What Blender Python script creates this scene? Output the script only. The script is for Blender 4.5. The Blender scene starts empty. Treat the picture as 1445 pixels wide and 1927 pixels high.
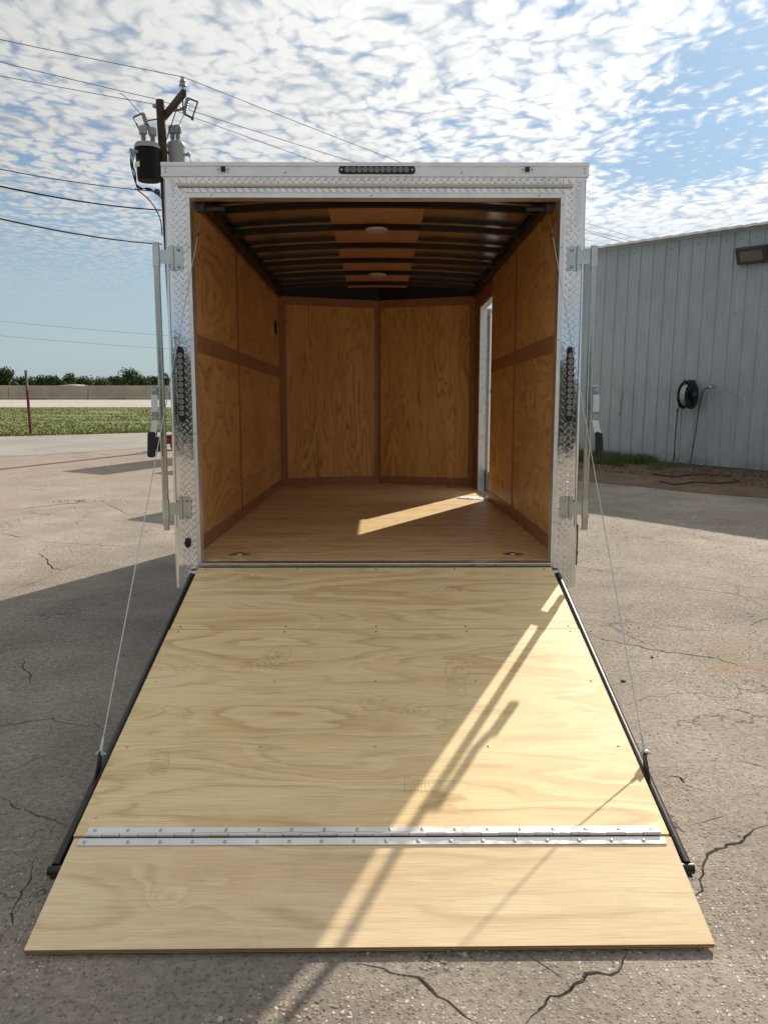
import bpy, bmesh, math, random
import numpy as np
from mathutils import Vector, Matrix, geometry, noise as mnoise
random.seed(7); rng = np.random.default_rng(7)
S = bpy.context.scene
COL = S.collection
PI = math.pi
rad = math.radians

# ------------------------------------------------------------------ camera
FPX, PCX, PCY = 1447.0, 722.5, 963.5          # focal length and centre in photo pixels
CAM_H = 1.58
PITCH = math.atan((963.5-712)/FPX)
YAW = math.atan(8.0/FPX)
cam_d = bpy.data.cameras.new('camera'); cam = bpy.data.objects.new('camera', cam_d); COL.objects.link(cam)
cam_d.sensor_fit = 'VERTICAL'; cam_d.sensor_height = 36.0; cam_d.lens = 36.0*FPX/1927.0
cam_d.clip_start = 0.05; cam_d.clip_end = 3000
cam.location = (0, 0, CAM_H); cam.rotation_euler = (PI/2-PITCH, 0, -YAW)
S.camera = cam

# ------------------------------------------------------------------ sun, sky, exposure
SUN_AZ = math.atan2(0.481, 0.875)              # from +Y towards +X
SUN_EL = rad(34.7)
sun_vec = Vector((math.sin(SUN_AZ)*math.cos(SUN_EL), math.cos(SUN_AZ)*math.cos(SUN_EL), math.sin(SUN_EL)))
sd = bpy.data.lights.new('sun', 'SUN'); sun = bpy.data.objects.new('sun', sd); COL.objects.link(sun)
sd.energy = 3.3; sd.angle = rad(0.55); sd.color = (1.0, 0.91, 0.76)
sun.rotation_euler = sun_vec.to_track_quat('Z', 'Y').to_euler()
SKY_STRENGTH = 0.05
EXPOSURE = 0.70
CLOUD_GAIN = 1.0

S.view_settings.view_transform = 'Standard'; S.view_settings.look = 'None'
S.view_settings.exposure = EXPOSURE; S.view_settings.gamma = 1.0; S.view_settings.use_curve_mapping = False
S.render.engine = 'CYCLES'
S.cycles.use_denoising = True
S.cycles.max_bounces = 8; S.cycles.diffuse_bounces = 6; S.cycles.glossy_bounces = 4
S.cycles.transparent_max_bounces = 8
S.cycles.caustics_reflective = True; S.cycles.blur_glossy = 0.3
S.cycles.sample_clamp_indirect = 6.0

# photo pixel -> direction / ground point (camera model above)
_cp, _sp, _cy, _sy = math.cos(PITCH), math.sin(PITCH), math.cos(YAW), math.sin(YAW)
_fw = Vector((_sy*_cp, _cy*_cp, -_sp)); _rt = Vector((_cy, -_sy, 0)); _up = _rt.cross(_fw)
def pray(u, v): return _fw + _rt*((u-PCX)/FPX) - _up*((v-PCY)/FPX)
def gnd(u, v, z=0.0):
    d = pray(u, v); s = (z-CAM_H)/d.z
    return Vector((0, 0, CAM_H)) + d*s
def aty(u, v, y):
    d = pray(u, v); return Vector((0, 0, CAM_H)) + d*(y/d.y)

# ------------------------------------------------------------------ node helpers
class NT:
    def __init__(s, tree): s.t = tree; s.n = tree.nodes; s.l = tree.links
    def new(s, typ, **kw):
        n = s.n.new(typ)
        for k, v in kw.items(): setattr(n, k, v)
        return n
    def put(s, sock, v):
        if v is None: return
        if isinstance(v, bpy.types.NodeSocket): s.l.new(v, sock)
        else:
            try: sock.default_value = v
            except Exception: sock.default_value = tuple(v)+(1,)
    def m(s, op, a, b=None, c=None, clamp=False):
        n = s.new('ShaderNodeMath', operation=op, use_clamp=clamp)
        for i, v in enumerate((a, b, c)): s.put(n.inputs[i], v)
        return n.outputs[0]
    def vm(s, op, a, b=None, c=None):
        n = s.new('ShaderNodeVectorMath', operation=op)
        s.put(n.inputs[0], a)
        if b is not None:
            if op == 'SCALE': s.put(n.inputs['Scale'], b)
            else: s.put(n.inputs[1], b)
        if c is not None: s.put(n.inputs[2], c)
        return n.outputs['Value'] if op in ('LENGTH', 'DOT_PRODUCT', 'DISTANCE') else n.outputs[0]
    def noise(s, vec, scale, detail=4, rough=0.55, dist=0.0, col=False, lac=2.0, dim='3D'):
        n = s.new('ShaderNodeTexNoise', noise_dimensions=dim); s.put(n.inputs['Vector'], vec); s.put(n.inputs['Scale'], scale)
        s.put(n.inputs['Detail'], detail); s.put(n.inputs['Roughness'], rough); s.put(n.inputs['Distortion'], dist)
        s.put(n.inputs['Lacunarity'], lac)
        return n.outputs['Color' if col else 'Fac']
    def vor(s, vec, scale, feature='F1', rand=1.0, smooth=None, dim='3D'):
        n = s.new('ShaderNodeTexVoronoi', feature=feature, voronoi_dimensions=dim); s.put(n.inputs['Vector'], vec); s.put(n.inputs['Scale'], scale)
        s.put(n.inputs['Randomness'], rand)
        if smooth is not None and 'Smoothness' in n.inputs: s.put(n.inputs['Smoothness'], smooth)
        return n
    def sstep(s, x, a, b, lo=0.0, hi=1.0):
        n = s.new('ShaderNodeMapRange', interpolation_type='SMOOTHSTEP')
        for k, v in zip(('Value', 'From Min', 'From Max', 'To Min', 'To Max'), (x, a, b, lo, hi)): s.put(n.inputs[k], v)
        return n.outputs[0]
    def lin(s, x, a, b, lo=0.0, hi=1.0):
        n = s.new('ShaderNodeMapRange')
        for k, v in zip(('Value', 'From Min', 'From Max', 'To Min', 'To Max'), (x, a, b, lo, hi)): s.put(n.inputs[k], v)
        return n.outputs[0]
    def mix(s, f, a, b, mode='MIX'):
        n = s.new('ShaderNodeMix', data_type='RGBA', blend_type=mode); s.put(n.inputs[0], f)
        s.put(n.inputs[6], a); s.put(n.inputs[7], b); return n.outputs[2]
    def ramp(s, f, stops):
        n = s.new('ShaderNodeValToRGB'); e = n.color_ramp.elements
        while len(e) < len(stops): e.new(0.5)
        for i, (p, c) in enumerate(stops):
            e[i].position = p; e[i].color = tuple(c)+(1,)
        s.put(n.inputs[0], f); return n.outputs[0]
    def comb(s, x, y, z):
        n = s.new('ShaderNodeCombineXYZ')
        for i, v in enumerate((x, y, z)): s.put(n.inputs[i], v)
        return n.outputs[0]
    def sep(s, v):
        n = s.new('ShaderNodeSeparateXYZ'); s.put(n.inputs[0], v); return n.outputs
    def bump(s, h, strength=0.3, dist=0.01):
        n = s.new('ShaderNodeBump'); s.put(n.inputs['Strength'], strength); s.put(n.inputs['Distance'], dist)
        s.put(n.inputs['Height'], h); return n.outputs[0]
    def pos(s): return s.new('ShaderNodeNewGeometry').outputs['Position']
    def obj(s): return s.new('ShaderNodeTexCoord').outputs['Object']
    def rnd(s): return s.new('ShaderNodeObjectInfo').outputs['Random']

def newmat(name):
    m = bpy.data.materials.new(name); m.use_nodes = True
    nt = NT(m.node_tree); b = nt.n['Principled BSDF']
    return m, nt, b
def setp(nt, b, **kw):
    for k, v in kw.items(): nt.put(b.inputs[k.replace('_', ' ')], v)

def plain(name, col, rough=0.5, metal=0.0, var=0.12, scale=12.0, bump=0.0, bscale=80.0, spec=0.5, coat=0.0):
    m, nt, b = newmat(name)
    o = nt.obj(); n = nt.noise(o, scale, 5, 0.6)
    f = nt.lin(n, 0.3, 0.7, 1-var, 1+var)
    c = nt.mix(1.0, tuple(col)+(1,), nt.comb(f, f, f), 'MULTIPLY')
    setp(nt, b, Base_Color=c, Metallic=metal, Specular_IOR_Level=spec, Coat_Weight=coat)
    setp(nt, b, Roughness=nt.lin(nt.noise(o, scale*2.3, 4), 0.3, 0.7, max(0.02, rough*0.8), min(1, rough*1.2)))
    if bump: setp(nt, b, Normal=nt.bump(nt.noise(o, bscale, 5), bump, 0.004))
    return m

# ------------------------------------------------------------------ world: Nishita sky with altocumulus layer
W = bpy.data.worlds.new('World'); S.world = W; W.use_nodes = True
wt = NT(W.node_tree)
for n in list(wt.n): wt.n.remove(n)
sky = wt.new('ShaderNodeTexSky', sky_type='NISHITA', sun_disc=False, sun_elevation=SUN_EL, sun_rotation=SUN_AZ,
             air_density=1.0, dust_density=0.6, ozone_density=2.2, altitude=20)
gdir = wt.vm('NORMALIZE', wt.new('ShaderNodeTexCoord').outputs['Generated'])
dx, dy, dz = wt.sep(gdir)
zz = wt.m('MAXIMUM', wt.m('ADD', dz, 0.03), 0.02)
P = wt.comb(wt.m('DIVIDE', dx, zz), wt.m('DIVIDE', dy, zz), 0.0)
def pplane(u, v):
    d = pray(u, v).normalized(); return Vector((d.x/(d.z+.03), d.y/(d.z+.03), 0))
warp = wt.vm('SCALE', wt.vm('SUBTRACT', wt.noise(P, 2.2, 2, col=True, dim='2D'), (0.5, 0.5, 0.5)), 0.20)
Pw = wt.vm('ADD', P, warp)
# rows of cells, slightly drawn out along one wind direction
rotm = wt.new('ShaderNodeMapping'); wt.put(rotm.inputs['Vector'], Pw)
rotm.inputs['Rotation'].default_value = (0, 0, rad(35)); rotm.inputs['Scale'].default_value = (1.0, 0.78, 1.0)
Pr = rotm.outputs[0]
fw_ = wt.vm('SCALE', wt.vm('SUBTRACT', wt.noise(Pr, 13.0, 4, 0.6, col=True, dim='2D'), (0.5, 0.5, 0.5)), 0.055)
Pf = wt.vm('ADD', Pr, fw_)
vor = wt.vor(Pf, 13.5, 'SMOOTH_F1', 0.95, 0.18, '2D').outputs['Distance']
vor2 = wt.vor(wt.vm('ADD', Pf, (3.1, 7.7, 0)), 29.0, 'SMOOTH_F1', 1.0, 0.2, '2D').outputs['Distance']
fine = wt.noise(Pf, 30.0, 5, 0.62, dim='2D')
mid = wt.noise(Pw, 3.2, 4, 0.55, dim='2D')
cover = wt.noise(P, 0.7, 2, 0.5, dim='2D')
puff = wt.m('ADD', wt.m('MULTIPLY', wt.m('SUBTRACT', 0.46, vor), 1.05), wt.m('MULTIPLY', wt.m('SUBTRACT', 0.42, vor2), 0.55))
puff = wt.m('ADD', puff, wt.m('MULTIPLY', wt.m('SUBTRACT', fine, 0.5), 0.46))
dens = wt.m('ADD', wt.m('MULTIPLY', puff, 0.75), 0.62)
dens = wt.m('ADD', dens, wt.m('MULTIPLY', wt.m('SUBTRACT', mid, 0.5), 0.75))
dens = wt.m('ADD', dens, wt.m('MULTIPLY', wt.m('SUBTRACT', cover, 0.5), 0.35))
for (u, v, r, k) in ((1400, 95, 0.38, 0.85), (1345, 288, 0.66, 0.95), (1180, 215, 0.30, 0.30), (850, 300, 0.5, 0.20), (60, 455, 2.4, 0.45)):
    q = pplane(u, v)
    dist = wt.vm('LENGTH', wt.vm('MULTIPLY', wt.vm('SUBTRACT', Pw, tuple(q)), (1.0, 0.62, 1.0)))
    dens = wt.m('SUBTRACT', dens, wt.sstep(dist, 0.0, r, k, 0.0))
mask = wt.sstep(dens, -0.12, 0.62)
mask = wt.m('MULTIPLY', mask, wt.sstep(dz, 0.06, 0.22))
veil = wt.m('ADD', wt.m('MULTIPLY', wt.sstep(dz, 0.30, 0.0), 0.54), 0.20)
mask = wt.m('MULTIPLY', mask, 0.97)
cosun = wt.m('MAXIMUM', wt.vm('DOT_PRODUCT', gdir, tuple(sun_vec)), 0.0)
glow = wt.m('POWER', cosun, 4.0)
thick = wt.sstep(wt.m('ADD', puff, wt.m('MULTIPLY', wt.m('SUBTRACT', 0.54, mid), 1.5)), 0.40, -0.62)
ccol = wt.mix(thick, (1.0, 0.99, 0.965, 1), (0.58, 0.635, 0.675, 1))
cstr = wt.m('MULTIPLY', wt.m('ADD', 0.35, wt.m('MULTIPLY', glow, 0.48)), CLOUD_GAIN)
skyc = wt.mix(1.0, sky.outputs[0], (0.72, 0.93, 1.08, 1), 'MULTIPLY')
bg1 = wt.new('ShaderNodeBackground'); wt.put(bg1.inputs[0], skyc); bg1.inputs[1].default_value = SKY_STRENGTH
bg2 = wt.new('ShaderNodeBackground'); wt.put(bg2.inputs[0], ccol); wt.put(bg2.inputs[1], cstr)
bg3 = wt.new('ShaderNodeBackground'); bg3.inputs[0].default_value = (0.40, 0.49, 0.53, 1); bg3.inputs[1].default_value = 0.70   # thin low veil
mv = wt.new('ShaderNodeMixShader'); wt.put(mv.inputs[0], veil); wt.l.new(bg1.outputs[0], mv.inputs[1]); wt.l.new(bg3.outputs[0], mv.inputs[2])
mx = wt.new('ShaderNodeMixShader'); wt.put(mx.inputs[0], mask); wt.l.new(mv.outputs[0], mx.inputs[1]); wt.l.new(bg2.outputs[0], mx.inputs[2])
out = wt.new('ShaderNodeOutputWorld'); wt.l.new(mx.outputs[0], out.inputs[0])

# ------------------------------------------------------------------ mesh helpers
class MB:
    def __init__(s): s.v = []; s.f = []
    def add(s, vs, fs):
        o = len(s.v); s.v += [tuple(p) for p in vs]; s.f += [tuple(i+o for i in f) for f in fs]
    def box(s, a, b, c=0.0):
        """axis aligned box from corner a to b, with chamfer c"""
        x0, y0, z0 = (min(a[i], b[i]) for i in range(3)); x1, y1, z1 = (max(a[i], b[i]) for i in range(3))
        if c <= 0:
            s.add([(x0,y0,z0),(x1,y0,z0),(x1,y1,z0),(x0,y1,z0),(x0,y0,z1),(x1,y0,z1),(x1,y1,z1),(x0,y1,z1)],
                  [(0,3,2,1),(4,5,6,7),(0,1,5,4),(1,2,6,5),(2,3,7,6),(3,0,4,7)]); return s
        c = min(c, (x1-x0)*.45, (y1-y0)*.45, (z1-z0)*.45)
        bm = bmesh.new(); bmesh.ops.create_cube(bm, size=1.0)
        for v in bm.verts: v.co = Vector(((x0+x1)/2+v.co.x*(x1-x0), (y0+y1)/2+v.co.y*(y1-y0), (z0+z1)/2+v.co.z*(z1-z0)))
        bmesh.ops.bevel(bm, geom=list(bm.edges), offset=c, segments=1, affect='EDGES', profile=0.5)
        bm.verts.index_update()
        s.add([v.co[:] for v in bm.verts], [[v.index for v in f.verts] for f in bm.faces]); bm.free(); return s
    def obox(s, c, ex, ey, ez):
        """oriented box: centre c, half-axis vectors"""
        c, ex, ey, ez = Vector(c), Vector(ex), Vector(ey), Vector(ez)
        P = [c+ex*i+ey*j+ez*k for k in (-1, 1) for (i, j) in ((-1,-1),(1,-1),(1,1),(-1,1))]
        s.add(P, [(0,3,2,1),(4,5,6,7),(0,1,5,4),(1,2,6,5),(2,3,7,6),(3,0,4,7)]); return s
    def tube(s, path, r, n=8, cap=True, flat=1.0):
        path = [Vector(p) for p in path]; o = len(s.v); m = len(path)
        rr = r if isinstance(r, (list, tuple)) else [r]*m
        ref = None
        for i, p in enumerate(path):
            t = (path[min(i+1, m-1)]-path[max(i-1, 0)]).normalized()
            if ref is None:
                ref = Vector((0, 0, 1)) if abs(t.z) < .9 else Vector((1, 0, 0))
            a = t.cross(ref).normalized(); b = a.cross(t).normalized(); ref = b
            for k in range(n):
                an = 2*PI*k/n; q = p+(a*math.cos(an)+b*math.sin(an)*flat)*rr[i]; s.v.append(tuple(q))
        for i in range(m-1):
            for k in range(n):
                k2 = (k+1) % n; s.f.append((o+i*n+k, o+i*n+k2, o+(i+1)*n+k2, o+(i+1)*n+k))
        if cap:
            s.f.append(tuple(o+k for k in range(n))[::-1]); s.f.append(tuple(o+(m-1)*n+k for k in range(n)))
        return s
    def lathe(s, c, axis, prof, n=16):
        """prof: list of (radius, along) ; axis vector from c"""
        c = Vector(c); t = Vector(axis).normalized()
        ref = Vector((0, 0, 1)) if abs(t.z) < .9 else Vector((1, 0, 0))
        a = t.cross(ref).normalized(); b = a.cross(t)
        o = len(s.v)
        for r, h in prof:
            for k in range(n):
                an = 2*PI*k/n; s.v.append(tuple(c+t*h+(a*math.cos(an)+b*math.sin(an))*r))
        for i in range(len(prof)-1):
            for k in range(n):
                k2 = (k+1) % n; s.f.append((o+i*n+k, o+i*n+k2, o+(i+1)*n+k2, o+(i+1)*n+k))
        s.f.append(tuple(o+k for k in range(n))[::-1]); s.f.append(tuple(o+(len(prof)-1)*n+k for k in range(n)))
        return s
    def prism(s, pts, d):
        """polygon pts extruded by vector d"""
        n = len(pts); d = Vector(d); P = [Vector(p) for p in pts]; o = len(s.v)
        s.v += [tuple(p) for p in P]+[tuple(p+d) for p in P]
        s.f.append(tuple(o+i for i in range(n))[::-1]); s.f.append(tuple(o+n+i for i in range(n)))
        for i in range(n):
            j = (i+1) % n; s.f.append((o+i, o+j, o+n+j, o+n+i))
        return s
    def mesh(s, name, mat, smooth=35):
        me = bpy.data.meshes.new(name); me.from_pydata(s.v, [], s.f)
        bm = bmesh.new(); bm.from_mesh(me); bmesh.ops.recalc_face_normals(bm, faces=bm.faces); bm.to_mesh(me); bm.free()
        if smooth:
            me.polygons.foreach_set('use_smooth', [True]*len(me.polygons)); me.set_sharp_from_angle(angle=rad(smooth))
        for m_ in (mat if isinstance(mat, (list, tuple)) else [mat]): me.materials.append(m_)
        return me
    def build(s, name, mat, parent=None, smooth=35, world=False):
        return link(name, s.mesh(name, mat, smooth), parent, world)
def link(name, me, parent=None, world=False):
    o = bpy.data.objects.new(name, me); COL.objects.link(o)
    if parent is not None:
        o.parent = parent
        if world: o.matrix_parent_inverse = mat_of(parent).inverted()
    return o
def mat_of(o):
    m = Matrix.LocRotScale(o.location, o.rotation_euler, o.scale)
    return m if o.parent is None else mat_of(o.parent) @ o.matrix_parent_inverse @ m
def empty(name, loc=(0, 0, 0), rot=(0, 0, 0), parent=None):
    o = bpy.data.objects.new(name, None); COL.objects.link(o); o.location = loc; o.rotation_euler = rot
    o.empty_display_size = 0.2
    if parent: o.parent = parent
    return o
def tag(o, label=None, cat=None, group=None, kind=None):
    for k, v in (('label', label), ('category', cat), ('group', group), ('kind', kind)):
        if v: o[k] = v
    return o
def rawmesh(name, V, F, mat, cols=None, smooth=False):
    me = bpy.data.meshes.new(name)
    V = np.asarray(V, dtype=np.float32); F = np.asarray(F, dtype=np.int32)
    k = F.shape[1]
    me.vertices.add(len(V)); me.vertices.foreach_set('co', V.ravel())
    me.loops.add(F.size); me.loops.foreach_set('vertex_index', F.ravel())
    me.polygons.add(len(F)); me.polygons.foreach_set('loop_start', np.arange(0, F.size, k, dtype=np.int32))
    me.polygons.foreach_set('loop_total', np.full(len(F), k, dtype=np.int32))
    if smooth: me.polygons.foreach_set('use_smooth', np.ones(len(F), dtype=bool))
    me.update(calc_edges=True); me.validate()
    if cols is not None:
        a = me.attributes.new('col', 'FLOAT_COLOR', 'POINT'); c = np.ones((len(V), 4), dtype=np.float32); c[:, :3] = cols
        a.data.foreach_set('color', c.ravel())
    me.materials.append(mat)
    return me

# ------------------------------------------------------------------ materials
def mat_concrete():
    m, nt, b = newmat('weathered concrete')
    p = nt.pos(); x, y, z = nt.sep(p)
    big = nt.noise(p, 0.33, 5, 0.6); med = nt.noise(p, 1.7, 6, 0.62); fn = nt.noise(p, 34, 7, 0.7)
    base = nt.ramp(nt.m('ADD', nt.m('MULTIPLY', big, 0.6), nt.m('MULTIPLY', med, 0.4)),
                   [(0.38, (0.205, 0.18, 0.153)), (0.5, (0.30, 0.26, 0.218)), (0.61, (0.405, 0.35, 0.293))])
    # pinkish wash far left, browner by the building
    base = nt.mix(nt.m('MULTIPLY', nt.sstep(x, -1.5, -4.5), nt.sstep(y, 6, 12, 0.1, 0.6)), base, (0.335, 0.258, 0.212, 1))
    g = nt.lin(fn, 0.25, 0.75, 0.62, 1.38)
    base = nt.mix(1.0, base, nt.comb(g, g, g), 'MULTIPLY')
    # pits and fine dark grit
    pit = nt.sstep(nt.noise(p, 70, 4, 0.65), 0.58, 0.68)
    base = nt.mix(nt.m('MULTIPLY', pit, 0.42), base, (0.10, 0.085, 0.075, 1))
    # exposed aggregate
    agm = nt.m('ADD', nt.noise(p, 0.55, 4, 0.6), nt.m('ADD', nt.m('MULTIPLY', nt.sstep(x, 0.6, 2.2, 0.0, 0.17), nt.sstep(y, 3.0, 4.5, 0.35, 1.0)), nt.m('MULTIPLY', nt.sstep(y, 3.3, 2.0), 0.04)))
    agm = nt.sstep(agm, 0.46, 0.62)
    v1 = nt.vor(nt.vm('ADD', p, nt.vm('SCALE', nt.noise(p, 40, 2, col=True), 0.012)), 78, 'F1')
    cell = nt.sep(v1.outputs['Color'])
    stone = nt.ramp(cell[0], [(0.0, (0.10, 0.08, 0.07)), (0.25, (0.30, 0.22, 0.16)), (0.5, (0.40, 0.34, 0.28)), (0.72, (0.55, 0.49, 0.41)), (1.0, (0.78, 0.73, 0.65))])
    stm = nt.m('MULTIPLY', nt.sstep(v1.outputs['Distance'], 0.46, 0.30), nt.m('MULTIPLY', agm, nt.m('GREATER_THAN', cell[1], 0.42)))
    base = nt.mix(nt.m('MULTIPLY', stm, 0.85), base, stone)
    # rust-coloured silt in hollows
    silt = nt.m('MULTIPLY', nt.sstep(nt.noise(nt.vm('ADD', p, (11, 3, 0)), 0.9, 5, 0.65), 0.60, 0.74), nt.sstep(x, 0.5, 2.0))
    base = nt.mix(nt.m('MULTIPLY', silt, 0.55), base, (0.36, 0.225, 0.125, 1))
    # oil and tyre darkening
    st = nt.sstep(nt.noise(nt.vm('ADD', p, (31, 17, 0)), 0.75, 6, 0.7), 0.58, 0.75)
    base = nt.mix(nt.m('MULTIPLY', st, 0.35), base, (0.13, 0.115, 0.105, 1))
    hw = nt.vm('ADD', p, nt.vm('SCALE', nt.vm('SUBTRACT', nt.noise(p, 2.3, 5, 0.65, col=True), (.5, .5, .5)), 0.55))
    hl = nt.vor(hw, 0.75, 'DISTANCE_TO_EDGE').outputs['Distance']
    hl = nt.m('MULTIPLY', nt.sstep(hl, 0.006, 0.001), nt.sstep(nt.noise(nt.vm('ADD', p, (2, 8, 0)), 0.8, 3), 0.46, 0.56))
    base = nt.mix(nt.m('MULTIPLY', hl, 0.65), base, (0.075, 0.062, 0.052, 1))
    # dirt in the cracks (attribute painted where the mesh is recessed)
    at = nt.new('ShaderNodeAttribute', attribute_name='crack').outputs['Fac']
    base = nt.mix(nt.m('MULTIPLY', at, 0.75), base, (0.10, 0.082, 0.066, 1))
    h = nt.m('ADD', nt.m('MULTIPLY', fn, 0.6), nt.m('ADD', nt.m('MULTIPLY', stm, 0.5), nt.m('ADD', nt.m('MULTIPLY', med, 1.3), nt.m('MULTIPLY', pit, -0.7))))
    h = nt.m('ADD', h, nt.m('ADD', nt.m('MULTIPLY', hl, -0.5), nt.m('MULTIPLY', nt.noise(p, 150, 4, 0.7), 0.35)))
    setp(nt, b, Base_Color=base, Roughness=0.86, Specular_IOR_Level=0.35, Normal=nt.bump(h, 0.75, 0.016))
    return m

def mat_wood(name, light, mid, dark, along='X', rings=46.0, contrast=1.0, knots=(), rough=0.55, fscale=1.0, coat=0.0, stretch=(0.55, 2.6)):
    m, nt, b = newmat(name)
    o = nt.obj(); x, y, z = nt.sep(o); r = nt.m('MULTIPLY', nt.rnd(), 37.0)
    a, c, e = {'X': (x, y, z), 'Y': (y, x, z), 'ZX': (z, x, y), 'YZ': (y, z, x), 'ZY': (z, y, x)}[along]
    q = nt.comb(nt.m('MULTIPLY', a, stretch[0]), nt.m('MULTIPLY', c, stretch[1]), nt.m('ADD', nt.m('MULTIPLY', e, 0.4), r))
    w = nt.vm('ADD', q, nt.vm('SCALE', nt.vm('SUBTRACT', nt.noise(q, 2.6, 3, col=True), (.5, .5, .5)), 0.22))
    w = nt.vm('ADD', w, nt.vm('SCALE', nt.vm('SUBTRACT', nt.noise(q, 9.0, 4, 0.6, col=True), (.5, .5, .5)), 0.07))
    f = nt.noise(w, 0.8*fscale, 2.5, 0.45)
    for (ka, kc, sa, sc, amp) in knots:
        d2 = nt.m('ADD', nt.m('POWER', nt.m('DIVIDE', nt.m('SUBTRACT', a, ka), sa), 2.0), nt.m('POWER', nt.m('DIVIDE', nt.m('SUBTRACT', c, kc), sc), 2.0))
        f = nt.m('ADD', f, nt.m('MULTIPLY', nt.m('POWER', 2.718, nt.m('MULTIPLY', d2, -1.0)), amp))
    s = nt.m('MULTIPLY', nt.m('ADD', nt.m('SINE', nt.m('MULTIPLY', f, rings)), 1.0), 0.5)
    s2 = nt.m('MULTIPLY', nt.m('ADD', nt.m('SINE', nt.m('MULTIPLY', f, rings*2.7)), 1.0), 0.5)
    fr = nt.m('FRACT', nt.m('MULTIPLY', f, rings*0.36))
    saw = nt.m('MULTIPLY', nt.sstep(fr, 0.15, 0.95), nt.sstep(fr, 1.0, 0.955))
    late = nt.m('MULTIPLY', nt.m('ADD', nt.m('MULTIPLY', saw, 0.75), nt.m('MULTIPLY', s, 0.3)), nt.sstep(nt.noise(q, 1.3, 3), 0.30, 0.60))
    fib = nt.noise(nt.comb(nt.m('MULTIPLY', a, 7.0), nt.m('MULTIPLY', c, 260.0), nt.m('MULTIPLY', e, 60.0)), 1.0, 4, 0.65)
    strk = nt.noise(nt.comb(nt.m('MULTIPLY', a, 1.3), nt.m('MULTIPLY', c, 16.0), r), 1.0, 5, 0.6)
    colr = nt.mix(nt.m('MULTIPLY', late, 0.9*contrast), tuple(light)+(1,), tuple(mid)+(1,))
    colr = nt.mix(nt.m('MULTIPLY', nt.m('MULTIPLY', nt.m('POWER', s2, 6.0), nt.sstep(strk, 0.36, 0.6)), 0.5*contrast), colr, tuple(dark)+(1,))
    colr = nt.mix(nt.m('MULTIPLY', nt.sstep(strk, 0.52, 0.76), 0.5*contrast), colr, tuple(mid)+(1,))
    g = nt.lin(fib, 0.25, 0.75, 1-0.24*contrast, 1+0.18*contrast)
    colr = nt.mix(1.0, colr, nt.comb(g, g, g), 'MULTIPLY')
    vein = nt.noise(nt.comb(nt.m('MULTIPLY', a, 2.2), nt.m('MULTIPLY', nt.m('ADD', c, nt.m('MULTIPLY', f, 0.35)), 75.0), r), 1.0, 3, 0.6)
    colr = nt.mix(nt.m('MULTIPLY', nt.sstep(vein, 0.56, 0.72), 0.32*contrast), colr, tuple(x_*.72 for x_ in mid)+(1,))
    # short dark checks along the grain and grubby smudges
    chk = nt.sstep(nt.noise(nt.comb(nt.m('MULTIPLY', a, 16.0), nt.m('MULTIPLY', c, 330.0), r), 1.0, 2, 0.5), 0.755, 0.80)
    colr = nt.mix(nt.m('MULTIPLY', chk, 0.6), colr, (0.09, 0.05, 0.025, 1))
    dirt = nt.sstep(nt.noise(nt.vm('ADD', o, (5.3, 1.2, 0)), 3.1, 6, 0.68), 0.56, 0.76)
    colr = nt.mix(nt.m('MULTIPLY', dirt, 0.20), colr, (0.17, 0.14, 0.10, 1))
    # rotary-cut ply seen on its edge: layered by the vertical direction
    h = nt.m('ADD', nt.m('MULTIPLY', fib, 0.5), nt.m('ADD', nt.m('MULTIPLY', late, 0.35), nt.m('MULTIPLY', chk, -0.8)))
    setp(nt, b, Base_Color=colr, Roughness=nt.lin(fib, 0.3, 0.7, rough*0.85, rough*1.15), Specular_IOR_Level=0.4, Coat_Weight=coat, Coat_Roughness=0.35,
         Normal=nt.bump(h, 0.25, 0.002))
    return m

def mat_plyedge():
    m, nt, b = newmat('plywood edge')
    o = nt.obj(); x, y, z = nt.sep(o)
    w = nt.m('SINE', nt.m('MULTIPLY', nt.m('ADD', z, nt.m('MULTIPLY', nt.noise(o, 6, 3), 0.002)), 900))
    c = nt.mix(nt.sstep(w, -0.3, 0.3), (0.23, 0.12, 0.055, 1), (0.55, 0.38, 0.19, 1))
    g = nt.lin(nt.noise(nt.vm('MULTIPLY', o, (40, 40, 400)), 1, 4), .3, .7, .7, 1.2)
    setp(nt, b, Base_Color=nt.mix(1.0, c, nt.comb(g, g, g), 'MULTIPLY'), Roughness=0.8)
    return m

def mat_metal(name, col, rough, wav=0.0, wscale=30.0, scratch=0.15, aniso=None, tarn=0.15):
    m, nt, b = newmat(name)
    o = nt.obj()
    n = nt.noise(o, 9, 6, 0.65); f = nt.lin(n, 0.3, 0.7, 1-tarn, 1.0)
    c = nt.mix(1.0, tuple(col)+(1,), nt.comb(f, f, f), 'MULTIPLY')
    sc = nt.noise(nt.vm('MULTIPLY', o, aniso or (6, 6, 6)), 3.0, 4, 0.6)
    setp(nt, b, Base_Color=c, Metallic=1.0, Roughness=nt.lin(sc, 0.3, 0.7, max(0.03, rough*(1-scratch*2)), rough*(1+scratch*2)))
    h = nt.noise(o, wscale, 3, 0.5)
    if wav: setp(nt, b, Normal=nt.bump(h, wav, 0.002))
    return m

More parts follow.
